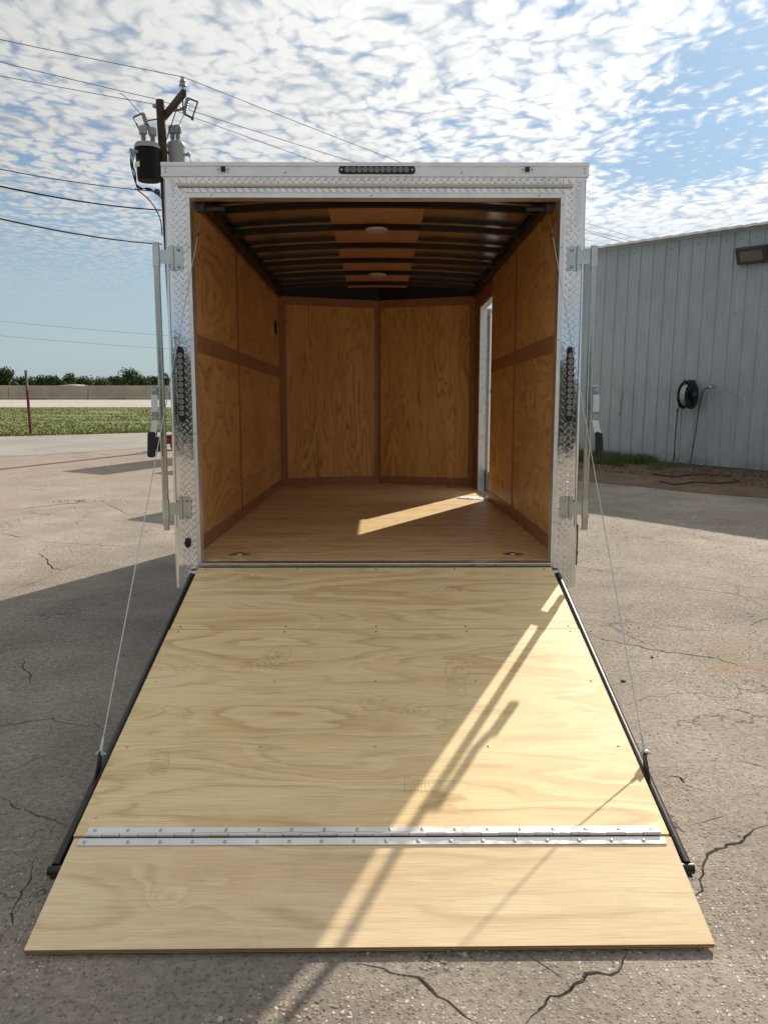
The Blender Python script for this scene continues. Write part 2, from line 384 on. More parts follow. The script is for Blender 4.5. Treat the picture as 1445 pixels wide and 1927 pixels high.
M = {}
M['concrete'] = mat_concrete()
M['pine'] = mat_wood('pine plywood', (0.90, 0.705, 0.39), (0.70, 0.46, 0.20), (0.42, 0.26, 0.12), 'X', rings=50, contrast=0.85, stretch=(0.55, 2.9))
M['pine_flap'] = mat_wood('pine plywood flap', (0.91, 0.72, 0.455), (0.73, 0.485, 0.25), (0.42, 0.26, 0.12), 'X', rings=26, contrast=0.75, knots=((-0.62, 2.04, 0.05, 0.03, 0.20), (-0.55, 2.10, 0.18, 0.07, 0.10), (.2, 2.0, .5, .05, .08)))
M['floor_ply'] = mat_wood('floor plywood', (0.86, 0.64, 0.36), (0.64, 0.42, 0.19), (0.36, 0.21, 0.085), 'X', rings=58, contrast=1.15, rough=0.45, stretch=(0.6, 2.4))
M['side_ply'] = mat_wood('side wall plywood', (0.80, 0.47, 0.175), (0.62, 0.33, 0.105), (0.26, 0.115, 0.035), 'YZ', rings=34, contrast=1.25, rough=0.42, stretch=(1.3, 1.9))
M['front_ply'] = mat_wood('front wall plywood', (0.84, 0.465, 0.145), (0.64, 0.315, 0.08), (0.25, 0.105, 0.028), 'ZX', rings=62, contrast=1.2, rough=0.42, stretch=(0.6, 3.6))
M['ceil_ply'] = plain('ceiling luan', (0.52, 0.25, 0.12), 0.55, var=0.08)
M['trim_brown'] = plain('brown trim', (0.37, 0.175, 0.085), 0.5, var=0.15, scale=20, bump=0.15)
M['plyedge'] = mat_plyedge()
M['tread'] = mat_metal('polished tread plate', (0.80, 0.81, 0.83), 0.05, wav=0.22, wscale=14, tarn=0.08)
M['tread'].node_tree.nodes['Principled BSDF'].inputs['Metallic'].default_value = 0.96
M['alu'] = mat_metal('satin aluminium', (0.83, 0.83, 0.82), 0.33, wav=0.03, wscale=60)
M['alu_white'] = mat_metal('brushed bright trim', (0.90, 0.90, 0.89), 0.42, wav=0.02, wscale=50, aniso=(3, 80, 80))
M['bronze'] = mat_metal('hinge cover strip', (0.62, 0.57, 0.49), 0.25, wav=0.02)
M['galv'] = mat_metal('zinc plated steel', (0.60, 0.64, 0.63), 0.20, wav=0.2, wscale=30, tarn=0.25)
M['pipe'] = mat_metal('zinc pipe', (0.52, 0.52, 0.48), 0.16, wav=0.02, wscale=20, tarn=0.2)
M['screw'] = mat_metal('screw steel', (0.55, 0.57, 0.60), 0.3, tarn=0.3)
M['hinge'] = mat_metal('hinge aluminium', (0.80, 0.80, 0.80), 0.36, wav=0.05, wscale=70, tarn=0.25)
M['black'] = plain('black paint', (0.014, 0.014, 0.015), 0.38, var=0.25, scale=25, bump=0.1)
M['black_skin'] = plain('black trailer skin', (0.013, 0.013, 0.014), 0.16, var=0.1)
M['rubber'] = plain('black rubber', (0.012, 0.012, 0.012), 0.65, var=0.2, bump=0.15)
M['roof_in'] = mat_metal('bare roof sheet', (0.62, 0.60, 0.57), 0.20, wav=0.08, wscale=5)
M['bow'] = plain('black roof bow', (0.006, 0.006, 0.007), 0.45, var=0.2)
M['white'] = plain('white enamel', (0.78, 0.78, 0.76), 0.35, var=0.05)
M['white_vinyl'] = plain('cream door skin', (0.72, 0.68, 0.58), 0.45, var=0.05)
M['lens'] = plain('smoked grey lens', (0.20, 0.20, 0.21), 0.18, var=0.25, scale=300, coat=0.6)
M['lens_led'] = plain('led chip', (0.03, 0.03, 0.03), 0.3)
M['dome'] = plain('dome light lens', (0.46, 0.42, 0.35), 0.4, var=0.04)
M['steel_cable'] = mat_metal('wire rope', (0.62, 0.64, 0.67), 0.35)
M['paper'] = plain('paper', (0.80, 0.80, 0.80), 0.8, var=0.08, bump=0.2, bscale=30)
M['creosote'] = plain('creosoted pole', (0.050, 0.030, 0.022), 0.85, var=0.35, scale=9, bump=0.5, bscale=35)
M['grey_paint'] = plain('grey paint', (0.31, 0.325, 0.33), 0.42, var=0.08)
M['porcelain'] = plain('porcelain', (0.27, 0.28, 0.285), 0.25, var=0.1)
M['wire'] = plain('conductor', (0.02, 0.02, 0.02), 0.9, spec=0.1)
M['wire_alu'] = plain('weathered conductor', (0.12, 0.125, 0.13), 0.9, spec=0.1)
M['dark_steel'] = plain('dark steel', (0.045, 0.045, 0.048), 0.45, var=0.3)
M['red'] = plain('red paint', (0.28, 0.018, 0.028), 0.38, var=0.15)
M['hose_red'] = plain('red hose', (0.12, 0.032, 0.024), 0.6, var=0.25)
M['hose_white'] = plain('pale grey hose', (0.62, 0.63, 0.62), 0.5, var=0.1)
M['barrier'] = plain('barrier concrete', (0.40, 0.345, 0.265), 0.9, var=0.16, scale=0.8, bump=0.2, bscale=6)
M['glassy'] = plain('car glass', (0.02, 0.022, 0.025), 0.08)
M['car_paint'] = plain('silver car paint', (0.62, 0.60, 0.58), 0.25, metal=0.3, coat=1.0)
M['leaf'] = None

# ================================================================== GROUND
CRACKS = [  # photo pixel polylines, width in mm
 ([(77,1597),(60,1625),(57,1655),(45,1675),(32,1709),(5,1769),(-20,1810)], 5),
 ([(1460,1548),(1422,1562),(1397,1580),(1367,1590),(1342,1603),(1325,1615),(1325,1635),(1317,1655),(1320,1675),(1302,1690),(1280,1700)], 9),
 ([(1190,1770),(1179,1796),(1166,1816),(1146,1833),(1106,1838),(1081,1853),(1061,1871),(1036,1876),(1018,1889),(1013,1906),(991,1924),(975,1950)], 9),
 ([(1074,1854),(1046,1833),(1021,1816),(1001,1803),(985,1790)], 4),
 ([(640,1812),(680,1815),(720,1826),(750,1833),(785,1841),(810,1861),(840,1886),(870,1906),(896,1925),(920,1950)], 7),
 ([(-15,1497),(0,1500),(20,1507),(29,1522),(55,1527),(73,1536),(90,1538),(110,1549),(134,1552),(170,1556)], 7),
 ([(-10,1124),(26,1123),(73,1125),(110,1120)], 8),
 ([(157,1112),(203,1106),(250,1103),(325,1096)], 6),
 ([(55,1014),(87,1020),(140,1023),(247,1029),(290,1024)], 7),
 ([(87,1021),(89,1029),(73,1042),(90,1052),(92,1061),(100,1070),(119,1072),(140,1065),(180,1055),(220,1046)], 11),
 ([(118,1073),(96,1084),(58,1099),(17,1112)], 10),
 ([(46,1238),(45,1256),(55,1267),(61,1290)], 7),
 ([(134,1413),(100,1420),(73,1427),(29,1445),(-10,1460)], 5),
 ([(1085,1182),(1104,1190),(1135,1203),(1178,1212),(1216,1220),(1259,1228),(1303,1233),(1347,1239),(1396,1254),(1460,1268)], 9),
 ([(1247,1097),(1309,1108),(1353,1114),(1460,1132)], 8),
 ([(1247,1465),(1266,1460),(1278,1463),(1290,1477),(1312,1485)], 8),
 ([(1085,1066),(1122,1072),(1166,1081)], 9),
 ([(-15,964),(0,962),(83,953),(133,947),(166,946),(190,944)], 38),
 ([(194,946),(221,956),(232,964),(249,971)], 12),
 ([(0,1003),(33,1010),(64,1011)], 12),
 ([(1380,1430),(1410,1436),(1450,1448)], 5),
 ([(1290,1555),(1330,1545),(1380,1530)], 3),
 ([(1405,1180),(1420,1172),(1450,1160)], 6),
 ([(1350,1330),(1385,1336),(1440,1352)], 5),
]
def make_ground():
    V, E, Z, K = [], [], [], []
    def pt(x, y, z, k): V.append(Vector((x, y))); Z.append(z); K.append(k); return len(V)-1
    B = 900.0
    c = [pt(-B, -B, 0, 0), pt(B, -B, 0, 0), pt(B, 60.2, 0, 0), pt(-B, 60.2, 0, 0)]
    E += [(c[i], c[(i+1) % 4]) for i in range(4)]
    for pl, w in CRACKS:
        g = [gnd(u, v) for u, v in pl]
        pts = []
        for a, b_ in zip(g[:-1], g[1:]):
            L = (b_-a).length; n = max(2, int(L/ (0.022 if a.y < 5 else 0.05)))
            for i in range(n): pts.append(a.lerp(b_, i/n))
        pts.append(g[-1])
        n = len(pts); sd0 = random.random()*50
        cs, ls, rs = [], [], []
        tot = sum((g[i+1]-g[i]).length for i in range(len(g)-1)); jit = min(0.03, tot*0.03)
        q = []
        for i, p in enumerate(pts):
            t = (pts[min(i+1, n-1)]-pts[max(i-1, 0)]); t.z = 0
            t = t.normalized() if t.length else Vector((1, 0, 0)); nn = Vector((-t.y, t.x, 0))
            amp = jit*min(1, 4*i/n, 4*(n-1-i)/n)
            j1 = mnoise.noise(Vector((i*.35+sd0, sd0, 0)))*amp+mnoise.noise(Vector((i*1.3+sd0, sd0, 3)))*amp*.5
            q.append((p+nn*j1, nn))
        for i, (p, nn) in enumerate(q):
            e = min(1.0, 3*i/n+.02, 3*(n-1-i)/n+.02)
            wl = w*1.35/2000*e*(0.55+0.9*random.random()); wr = w*1.35/2000*e*(0.55+0.9*random.random())
            if i in (0, n-1):
                k = pt(p.x, p.y, 0, 0.0); cs.append(k); ls.append(k); rs.append(k)
            else:
                cs.append(pt(p.x, p.y, -min(0.03, w/1000*1.6)*e, 1)); a = p+nn*wl; ls.append(pt(a.x, a.y, 0, 0.0)); a = p-nn*wr; rs.append(pt(a.x, a.y, 0, 0.0))
        for s in (cs, ls, rs): E.extend((s[i], s[i+1]) for i in range(n-1) if s[i] != s[i+1])
    vo, eo, fo, ov, oe, of = geometry.delaunay_2d_cdt(V, E, [], 0, 1e-6)
    me = bpy.data.meshes.new('ground')
    verts = []; kk = []
    for v, src in zip(vo, ov):
        z = Z[src[0]] if src else 0.0; k = K[src[0]] if src else 0.0
        verts.append((v.x, v.y, z)); kk.append(k)
    me.from_pydata(verts, [], [tuple(f) for f in fo])
    a = me.attributes.new('crack', 'FLOAT', 'POINT'); a.data.foreach_set('value', kk)
    bm = bmesh.new(); bm.from_mesh(me)
    for f in bm.faces:
        if f.normal.z < 0: f.normal_flip()
    bm.to_mesh(me); bm.free()
    me.materials.append(M['concrete'])
    o = link('ground', me); tag(o, kind='structure'); return o
ground = make_ground()

def sheet(name, pts, z, mat, kind='structure'):
    me = bpy.data.meshes.new(name); me.from_pydata([(p[0], p[1], z) for p in pts], [], [tuple(range(len(pts)))])
    me.materials.append(mat); o = link(name, me)
    if me.polygons[0].normal.z < 0: me.flip_normals()
    if kind: tag(o, kind=kind)
    return o

def mat_simple_ground(name, c1, c2, scale, rough=0.9, grit=60, bump=0.4, c3=None, s3=0.4):
    m, nt, b = newmat(name); p = nt.pos()
    c = nt.mix(nt.sstep(nt.noise(p, scale, 6, 0.65), 0.35, 0.65), tuple(c1)+(1,), tuple(c2)+(1,))
    if c3: c = nt.mix(nt.sstep(nt.noise(nt.vm('ADD', p, (9, 4, 0)), s3, 6, 0.7), 0.55, 0.70), c, tuple(c3)+(1,))
    g = nt.lin(nt.noise(p, grit, 6, 0.7), 0.25, 0.75, 0.7, 1.3)
    c = nt.mix(1.0, c, nt.comb(g, g, g), 'MULTIPLY')
    setp(nt, b, Base_Color=c, Roughness=rough, Normal=nt.bump(nt.noise(p, grit*.5, 6, 0.7), bump, 0.02))
    return m
M['drive'] = mat_simple_ground('drive concrete', (0.25, 0.232, 0.21), (0.31, 0.29, 0.26), 0.5, grit=18, c3=(0.19, 0.178, 0.163))
M['highway'] = mat_simple_ground('highway concrete', (0.38, 0.335, 0.30), (0.43, 0.38, 0.345), 0.3, grit=5, bump=0.1)
M['turf'] = mat_simple_ground('turf soil', (0.095, 0.125, 0.028), (0.15, 0.175, 0.045), 0.6, grit=14, bump=0.8, c3=(0.17, 0.13, 0.06), s3=0.25)
M['dirt'] = mat_simple_ground('bare dirt', (0.13, 0.085, 0.052), (0.20, 0.135, 0.085), 2.5, grit=45, bump=0.9, c3=(0.08, 0.052, 0.034), s3=3.0)

def far_edge(x): return 21.2+(x+10.4)*0.44
def near_edge(x): return 15.6+(x+7.7)*0.92 if x > -9 else 14.4+(x+9)*0.55
xs = [-70, -40, -25, -16, -12, -9, -7, -5, -3, -1, 1]
drive_pts = [(x, max(near_edge(x) + random.uniform(-.05, .05), -22)) for x in xs]+[(x, far_edge(x)+random.uniform(-.06, .06)) for x in xs[::-1]]
drive = sheet('drive', drive_pts, 0.004, M['drive'])
turf = sheet('verge', [(x, far_edge(x)) for x in xs]+[(30, far_edge(1)), (420, 30), (420, 42.6), (-420, 42.6), (-420, -100)], 0.008, M['turf'])
sheet('highway', [(-420, 42.6), (420, 42.6), (420, 60), (-420, 60)], 0.016, M['highway'])
sheet('far_carriageway', [(-420, 59.5), (420, 59.5), (420, 76), (-420, 76)], -0.35, M['highway'])
me = bpy.data.meshes.new('far_field'); me.from_pydata([(-900, 76, -.35), (900, 76, -.35), (900, 86, -3), (-900, 86, -3), (900, 900, -3), (-900, 900, -3)], [], [(0, 1, 2, 3), (3, 2, 4, 5)]); me.materials.append(M['turf']); tag(link('far_field', me), kind='structure')

# grass blades
def mat_leafcol(name, rough=0.6, trans=0.25):
    m, nt, b = newmat(name)
    a = nt.new('ShaderNodeAttribute', attribute_name='col').outputs['Color']
    setp(nt, b, Base_Color=a, Roughness=rough, Specular_IOR_Level=0.25)
    tr = nt.new('ShaderNodeBsdfTranslucent'); nt.put(tr.inputs[0], a)
    mxs = nt.new('ShaderNodeMixShader'); mxs.inputs[0].default_value = trans
    nt.l.new(b.outputs[0], mxs.inputs[1]); nt.l.new(tr.outputs[0], mxs.inputs[2])
    nt.l.new(mxs.outputs[0], nt.n['Material Output'].inputs[0])
    return m
M['leafcol'] = mat_leafcol('foliage')
def blades(name, P, hmin, hmax, w, cols, lean=0.5, var=.25):
    n = len(P); h = rng.uniform(hmin, hmax, n); an = rng.uniform(0, 2*PI, n); la = rng.uniform(0, 2*PI, n); ll = rng.uniform(0, lean, n)*h
    dxy = np.stack([np.cos(an), np.sin(an), np.zeros(n)], 1)*(np.asarray(w)*rng.uniform(.6, 1.3, n))[:, None]
    top = P+np.stack([np.cos(la)*ll, np.sin(la)*ll, h], 1)
    V = np.empty((n*3, 3)); V[0::3] = P-dxy; V[1::3] = P+dxy; V[2::3] = top
    F = np.arange(n*3).reshape(-1, 3)
    c = np.asarray(cols)[rng.integers(0, len(cols), n)]*rng.uniform(1-var, 1+var, (n, 1)); C = np.repeat(c, 3, 0)
    return rawmesh(name, V, F, M['leafcol'], C)
GC = [(0.105, 0.128, 0.016), (0.12, 0.14, 0.018), (0.095, 0.118, 0.015), (0.135, 0.135, 0.025), (0.115, 0.14, 0.018)]
N = 60000
gx = rng.uniform(-30, 2, N); t_ = rng.random(N)**1.6
gy0 = 21.2+(gx+10.4)*0.44; gy = gy0+t_*(42.5-gy0)
keep = np.array([mnoise.noise(Vector((a*.35, b*.8, 4))) > -0.32 for a, b in zip(gx, gy)])
Pg = np.stack([gx, gy, np.full(N, 0.008)], 1)[keep]
o = link('verge_grass', blades('verge_grass', Pg, 0.015, 0.065, 0.022, GC, 1.6, .12)); tag(o, 'mown green grass on the verge between drive and highway', 'grass', kind='stuff')

# exposed pebbles of the old concrete
def pebbles():
    ico = bmesh.new(); bmesh.ops.create_icosphere(ico, subdivisions=1, radius=1.0)
    iv = np.array([v.co[:] for v in ico.verts]); fi = np.array([[v.index for v in f.verts] for f in ico.faces]); ico.free()
    pts, siz = [], []
    def scatter(n, x0, x1, y0, y1, smin, smax, thr, sc=0.9, power=2.5):
        X = rng.uniform(x0, x1, n); Y = rng.uniform(y0, y1, n); sz = smin+(smax-smin)*rng.random(n)**power
        for x, y, s in zip(X, Y, sz):
            if mnoise.noise(Vector((x*sc, y*sc, 7.3)))+0.35*mnoise.noise(Vector((x*4, y*4, 2))) > thr:
                pts.append((x, y)); siz.append(s)
    scatter(7000, -1.5, 1.9, 1.45, 2.1, 0.0014, 0.0065, 0.0)
    scatter(2600, -0.45, 0.50, 1.45, 1.95, 0.0025, 0.0095, -0.5)
    scatter(9000, 0.9, 4.2, 2.2, 4.5, 0.0016, 0.0065, 0.05)
    scatter(14000, 1.0, 5.5, 4.2, 9.0, 0.003, 0.0085, -0.12)
    scatter(5000, -3.5, -0.9, 1.5, 4.5, 0.0016, 0.006, 0.1)
    scatter(6000, -4.5, -1.2, 6.5, 11, 0.003, 0.008, 0.0)
    P = np.array(pts); s = np.array(siz); n = len(P)
    an = rng.uniform(0, 2*PI, n); ca, sa = np.cos(an), np.sin(an)
    sx = s*rng.uniform(.9, 1.5, n); sy = s*rng.uniform(.6, 1.0, n); szz = s*rng.uniform(.35, .6, n)
    v = iv[None]*np.stack([sx, sy, szz], 1)[:, None]*(1+rng.normal(0, .08, (n, len(iv), 1)))
    vx = v[..., 0]*ca[:, None]-v[..., 1]*sa[:, None]+P[:, :1]; vy = v[..., 0]*sa[:, None]+v[..., 1]*ca[:, None]+P[:, 1:2]
    vz = v[..., 2]+(szz*rng.uniform(-.6, .1, n))[:, None]
    V = np.stack([vx, vy, vz], -1).reshape(-1, 3)
    F = (fi[None]+(np.arange(n)*len(iv))[:, None, None]).reshape(-1, 3)
    pal = np.array([(.33, .27, .22), (.42, .36, .29), (.50, .45, .38), (.28, .20, .14), (.36, .24, .16), (.12, .10, .09), (.20, .17, .15), (.58, .54, .48), (.30, .26, .22), (.25, .21, .18)])
    C = np.repeat(pal[rng.integers(0, len(pal), n)]*rng.uniform(.8, 1.15, (n, 1)), len(iv), 0)
    m, nt, b = newmat('pebble stone'); a = nt.new('ShaderNodeAttribute', attribute_name='col').outputs['Color']
    g = nt.lin(nt.noise(nt.pos(), 220, 4), .3, .7, .8, 1.2)
    setp(nt, b, Base_Color=nt.mix(1.0, a, nt.comb(g, g, g), 'MULTIPLY'), Roughness=0.8)
    o = link('pebbles', rawmesh('pebbles', V, F, m, C, smooth=True)); tag(o, 'small pebbles showing through the worn concrete lot', 'pebbles', kind='stuff')
pebbles()
def rock(name, loc, s, col, label, seed=1):
    bm = bmesh.new(); bmesh.ops.create_icosphere(bm, subdivisions=3, radius=1.0)
    for v in bm.verts:
        k = 1+0.3*mnoise.noise(v.co*1.2+Vector((seed*7, 0, 0)))+0.12*mnoise.noise(v.co*3.5+Vector((0, seed*5, 0)))
        v.co = Vector((v.co.x*s[0]*k, v.co.y*s[1]*k, max(v.co.z*s[2]*k, -s[2]*.55)))
    me = bpy.data.meshes.new(name); bm.to_mesh(me); bm.free(); me.materials.append(plain(name+' stone', col, 0.85, var=0.3, scale=60, bump=0.4))
    o = link(name, me); o.location = (loc[0], loc[1], s[2]*.5); tag(o, label, 'stone'); return o
rock('stone', gnd(1172, 1283), (0.013, 0.010, 0.007), (0.10, 0.07, 0.05), 'small dark brown stone on the concrete right of the ramp', 2)
rock('stone', gnd(1226, 1238), (0.008, 0.008, 0.006), (0.05, 0.045, 0.04), 'tiny black stone near the rusty crack right of the ramp', 5)

# ================================================================== CARGO TRAILER
TILT = math.atan((767.5-712)/FPX)
T0 = Vector((-0.021, 4.10, 0.59))
trailer = empty('cargo_trailer', T0, (-TILT, 0, 0))
tag(trailer, 'enclosed cargo trailer with bright tread-plate rear frame and its plywood ramp lowered', 'trailer')
TM = mat_of(trailer)
HW = 1.030          # inner half width
OW = 1.088          # outer half width
LEN = 4.15; NOSE = 4.50; HI = 2.03; HC = 2.075
def roofz(x): return HC-(HC-HI)*(x/HW)**2
def tp(name, mb, mat, parent=None, smooth=35): return mb.build(name, M[mat] if isinstance(mat, str) else mat, parent or trailer, smooth)

# shell: side walls with door opening on the right, nose, roof, floor frame
DY0, DY1, DZ1 = 2.93, 3.75, 1.84
mb = MB(); mb.box((-OW, 0.07, -0.12), (-HW-0.012, LEN, 2.02)); tp('side_wall', mb, 'black_skin')
mb = MB()
mb.box((HW+0.012, 0.07, -0.12), (OW, DY0-0.02, 2.02)); mb.box((HW+0.012, DY1+0.02, -0.12), (OW, LEN, 2.02))
mb.box((HW+0.012, DY0-0.02, DZ1+0.02), (OW, DY1+0.02, 2.02)); mb.box((HW+0.012, DY0-0.02, -0.12), (OW, DY1+0.02, -0.012))
tp('side_wall', mb, 'black_skin')
for sx in (-1, 1):
    mb = MB(); mb.prism([(sx*OW, LEN+.002, -0.12), (0, NOSE+.06, -0.12), (0, NOSE+.012, -0.12), (sx*(HW+.012), LEN+.002, -0.12)], (0, 0, 2.14)); tp('nose_wall', mb, 'black_skin')
mb = MB(); n = 16
for k in range(n):
    x0 = -OW+2*OW*k/n; x1 = -OW+2*OW*(k+1)/n
    mb.add([(x0, 0.105, roofz(x0)+.03), (x1, 0.105, roofz(x1)+.03), (x1, LEN+.4*(1-abs(x1)/OW), roofz(x1)+.03), (x0, LEN+.4*(1-abs(x0)/OW), roofz(x0)+.03)], [(0, 1, 2, 3)])
tp('roof_skin', mb, 'white', smooth=60)
mb = MB()
for k in range(n):
    x0 = -HW-.03+2*(HW+.03)*k/n; x1 = -HW-.03+2*(HW+.03)*(k+1)/n
    mb.add([(x0, 0.08, roofz(x0)+.026), (x1, 0.08, roofz(x1)+.026), (x1, LEN+.4*(1-abs(x1)/OW), roofz(x1)+.026), (x0, LEN+.4*(1-abs(x0)/OW), roofz(x0)+.026)], [(0, 3, 2, 1)])
tp('roof_sheet', mb, 'roof_in', smooth=60)
mb = MB(); mb.box((-HW-.01, 0.06, -0.12), (HW+.01, LEN, -0.022)); tp('floor_frame', mb, 'black')
# roof bows
for y in [0.18+0.598*k for k in range(7)]:
    mb = MB(); seg = 14
    for k in range(seg):
        x0 = -HW+2*HW*k/seg; x1 = -HW+2*HW*(k+1)/seg; za, zb = roofz(x0), roofz(x1)
        mb.add([(x0, y-.021, za-.022), (x1, y-.021, zb-.022), (x1, y+.021, zb-.022), (x0, y+.021, za-.022), (x0, y-.021, za+.014), (x1, y-.021, zb+.014), (x1, y+.021, zb+.014), (x0, y+.021, za+.014)],
               [(0, 1, 2, 3)[::-1], (4, 5, 6, 7), (0, 1, 5, 4), (2, 3, 7, 6)])
    tp('roof_bow', mb, 'bow')
for sx in (-1, 1):     # black top rails where roof meets wall
    mb = MB(); mb.box((sx*(HW-.05), 0.06, HI-.035), (sx*HW, LEN, HI+.02), .004); tp('top_rail', mb, 'bow')
mb = MB()
for sx in (-1, 1): mb.prism([(sx*(HW-.02), LEN-.01, 2.0), (0, NOSE-.03, 2.0), (0, NOSE+.01, 2.0), (sx*(HW-.02), LEN+.01, 2.0)], (0, 0, .10))
tp('top_rail', mb, 'bow')
# ceiling centre panels between the bows
ys = [0.18+0.598*k for k in range(7)]
for ya, yb in zip([0.03]+ys, ys+[4.16]):
    mb = MB(); a_, b_ = ya+.024, yb-.024
    for k in range(4):
        x0 = -.305+.61*k/4; x1 = x0+.61/4
        mb.add([(x0, a_, roofz(x0)+.012), (x1, a_, roofz(x1)+.012), (x1, b_, roofz(x1)+.012), (x0, b_, roofz(x0)+.012), (x0, a_, roofz(x0)+.02), (x1, a_, roofz(x1)+.02), (x1, b_, roofz(x1)+.02), (x0, b_, roofz(x0)+.02)],
               [(3, 2, 1, 0), (4, 5, 6, 7), (0, 1, 5, 4), (2, 3, 7, 6)])
    tp('ceiling_panel', mb, 'ceil_ply', smooth=0)
for (x, y) in ((-.0, 1.378), (0.0, 3.172)):
    mb = MB(); mb.lathe((0, 0, 0), (0, 0, -1), [(.072, 0), (.072, .006), (.066, .013), (.048, .020), (.024, .024), (.001, .025)], 24)
    for i, v in enumerate(mb.v): mb.v[i] = (v[0]+x, v[1]*.75+y, v[2]+HC-.023)
    d = tp('dome_light', mb, 'dome'); mb = MB(); mb.lathe((x, y, HC-.019), (0, 0, -1), [(.078, 0), (.078, .005), (.073, .008)], 24); tp('dome_base', mb, 'white', d)
mb = MB(); mb.tube([(.005, 4.40, 2.02), (.005, 4.40, 1.98)], .012, 8); tp('cable_stub', mb, 'dark_steel')

# floor
mb = MB(); mb.box((-HW, 0.055, -0.02), (HW, 1.22, 0.0)); mb.box((-HW, 1.2215, -0.02), (HW, 2.44, 0.0)); mb.box((-HW, 2.4415, -0.02), (HW, LEN, 0.0))
mb.prism([(-HW, LEN+.001, -.02), (HW, LEN+.001, -.02), (0, NOSE, -.02)], (0, 0, .0195)); tp('floor_sheet', mb, 'floor_ply', smooth=0)
# wall panels (each sheet separate) and brown trims
def panel(y0, y1, z0, z1, sx, th=.008):
    mb = MB(); mb.box((sx*HW, y0, z0), (sx*(HW+th), y1, z1)); return tp('wall_panel', mb, 'side_ply', smooth=0)
for (y0, y1) in ((0.07, 1.70), (1.703, LEN-.004)):
    panel(y0, y1, 0.0, 1.20, -1); panel(y0, y1, 1.203, HI+.0, -1)
panel(0.07, 1.70, 0.0, 1.20, 1); panel(0.07, 1.70, 1.203, HI, 1)
panel(1.703, DY0-.012, 0.0, 1.20, 1); panel(1.703, DY0-.012, 1.203, HI, 1)
panel(DY0-.009, DY1+.009, DZ1+.012, HI, 1); panel(DY1+.012, LEN-.004, 0.0, HI, 1)
def strip(sx, y0, y1, z0, z1, th=.004):
    mb = MB(); mb.box((sx*HW-sx*.0004, y0, z0), (sx*(HW-th), y1, z1), .001); return tp('trim_strip', mb, 'trim_brown')
for sx in (-1, 1):
    ye = LEN-.06 if sx < 0 else DY0-.01
    strip(sx, .07, ye, 0.0, .085, .0055); strip(sx, .07, ye, 1.155, 1.255)
    strip(sx, 1.675, 1.727, .086, 1.154, .0045); strip(sx, 1.675, 1.727, 1.256, HI-.04, .0045)
    strip(sx, LEN-.06, LEN-.004, .0, HI-.03, .006)
strip(1, DY0-.01, LEN-.061, DZ1+.012, HI-.04, .0045); strip(1, DY1+.012, LEN-.061, 0.0, DZ1+.011, .0045)
strip(-1, .07, LEN-.06, 1.965, HI-.037, .0045)
# nose: two plywood sheets framed with brown trims
A = {sx: (Vector((sx*HW, LEN, 0)), Vector((0, NOSE, 0))) for sx in (-1, 1)}
for sx in (-1, 1):
    a, b_ = A[sx]; d = (b_-a); L = d.length; d.normalize(); nrm = Vector((d.y, -d.x, 0));
    if nrm.y > 0: nrm = -nrm
    def nq(s0, s1, z0, z1, off, th): 
        mb = MB(); p = a+d*s0; q = a+d*s1
        mb.prism([p+nrm*off+Vector((0, 0, z0)), q+nrm*off+Vector((0, 0, z0)), q+nrm*(off-th)+Vector((0, 0, z0)), p+nrm*(off-th)+Vector((0, 0, z0))], (0, 0, z1-z0)); return mb
    tp('nose_panel', nq(.0, L, 0.0, 2.05, 0.0, .008), 'front_ply', smooth=0)
    tp('trim_strip', nq(.004, .062, .0, 2.0, .007, .0065), 'trim_brown')
    tp('trim_strip', nq(.063, L-.04, .0, .085, .0055, .005), 'trim_brown')
    tp('trim_strip', nq(.063, L-.04, 1.915, 2.0, .0055, .005), 'trim_brown')
    tp('trim_strip', nq(L-.038, L-.004, .0, 2.0, .007, .0065), 'trim_brown')
# black vent high on left wall
mb = MB(); mb.lathe((-HW+.0005, 3.80, 1.64), (1, 0, 0), [(.075, 0), (.075, .006), (.06, .012), (.02, .013)], 16); tp('wall_vent', mb, 'rubber')
mb = MB(); mb.tube([(HW-.001, 2.86, 1.0), (HW-.012, 2.86, 1.0), (HW-.014, 2.86, .97)], .006, 8); mb.box((HW-.004, 2.845, .955), (HW-.0005, 2.875, 1.02), .001); tp('door_catch', mb, 'galv')

# D-ring tie-downs
for (x, y) in ((-.785, .215), (.785, .215), (-.785, 4.0), (.785, 3.98)):
    mb = MB(); mb.prism([(x-.058, y-.02, .0004), (x-.040, y-.036, .0004), (x+.040, y-.036, .0004), (x+.058, y-.02, .0004), (x+.058, y+.02, .0004), (x+.040, y+.036, .0004), (x-.040, y+.036, .0004), (x-.058, y+.02, .0004)], (0, 0, .003))
    d = tp('tie_down', mb, 'galv')
    mb = MB(); mb.lathe((x, y, .003), (0, 0, 1), [(.030, 0), (.027, .004), (.018, .009), (.006, .011), (.001, .011)], 16); tp('dome', mb, 'galv', d)
    mb = MB(); mb.tube([(x-.026+.0, y-.004, .006)]+[(x+.03*math.cos(t), y-.004-.026*math.sin(t), .007) for t in np.linspace(PI, 0, 9)]+[(x+.026, y-.004, .006)], .0035, 6); tp('ring', mb, 'galv', d)
    for qx in (-.047, .047):
        for qy in (-.018, .018):
            mb = MB(); mb.lathe((x+qx, y+qy, .003), (0, 0, 1), [(.005, 0), (.004, .0015), (.001, .002)], 8); tp('screw', mb, 'screw', d)

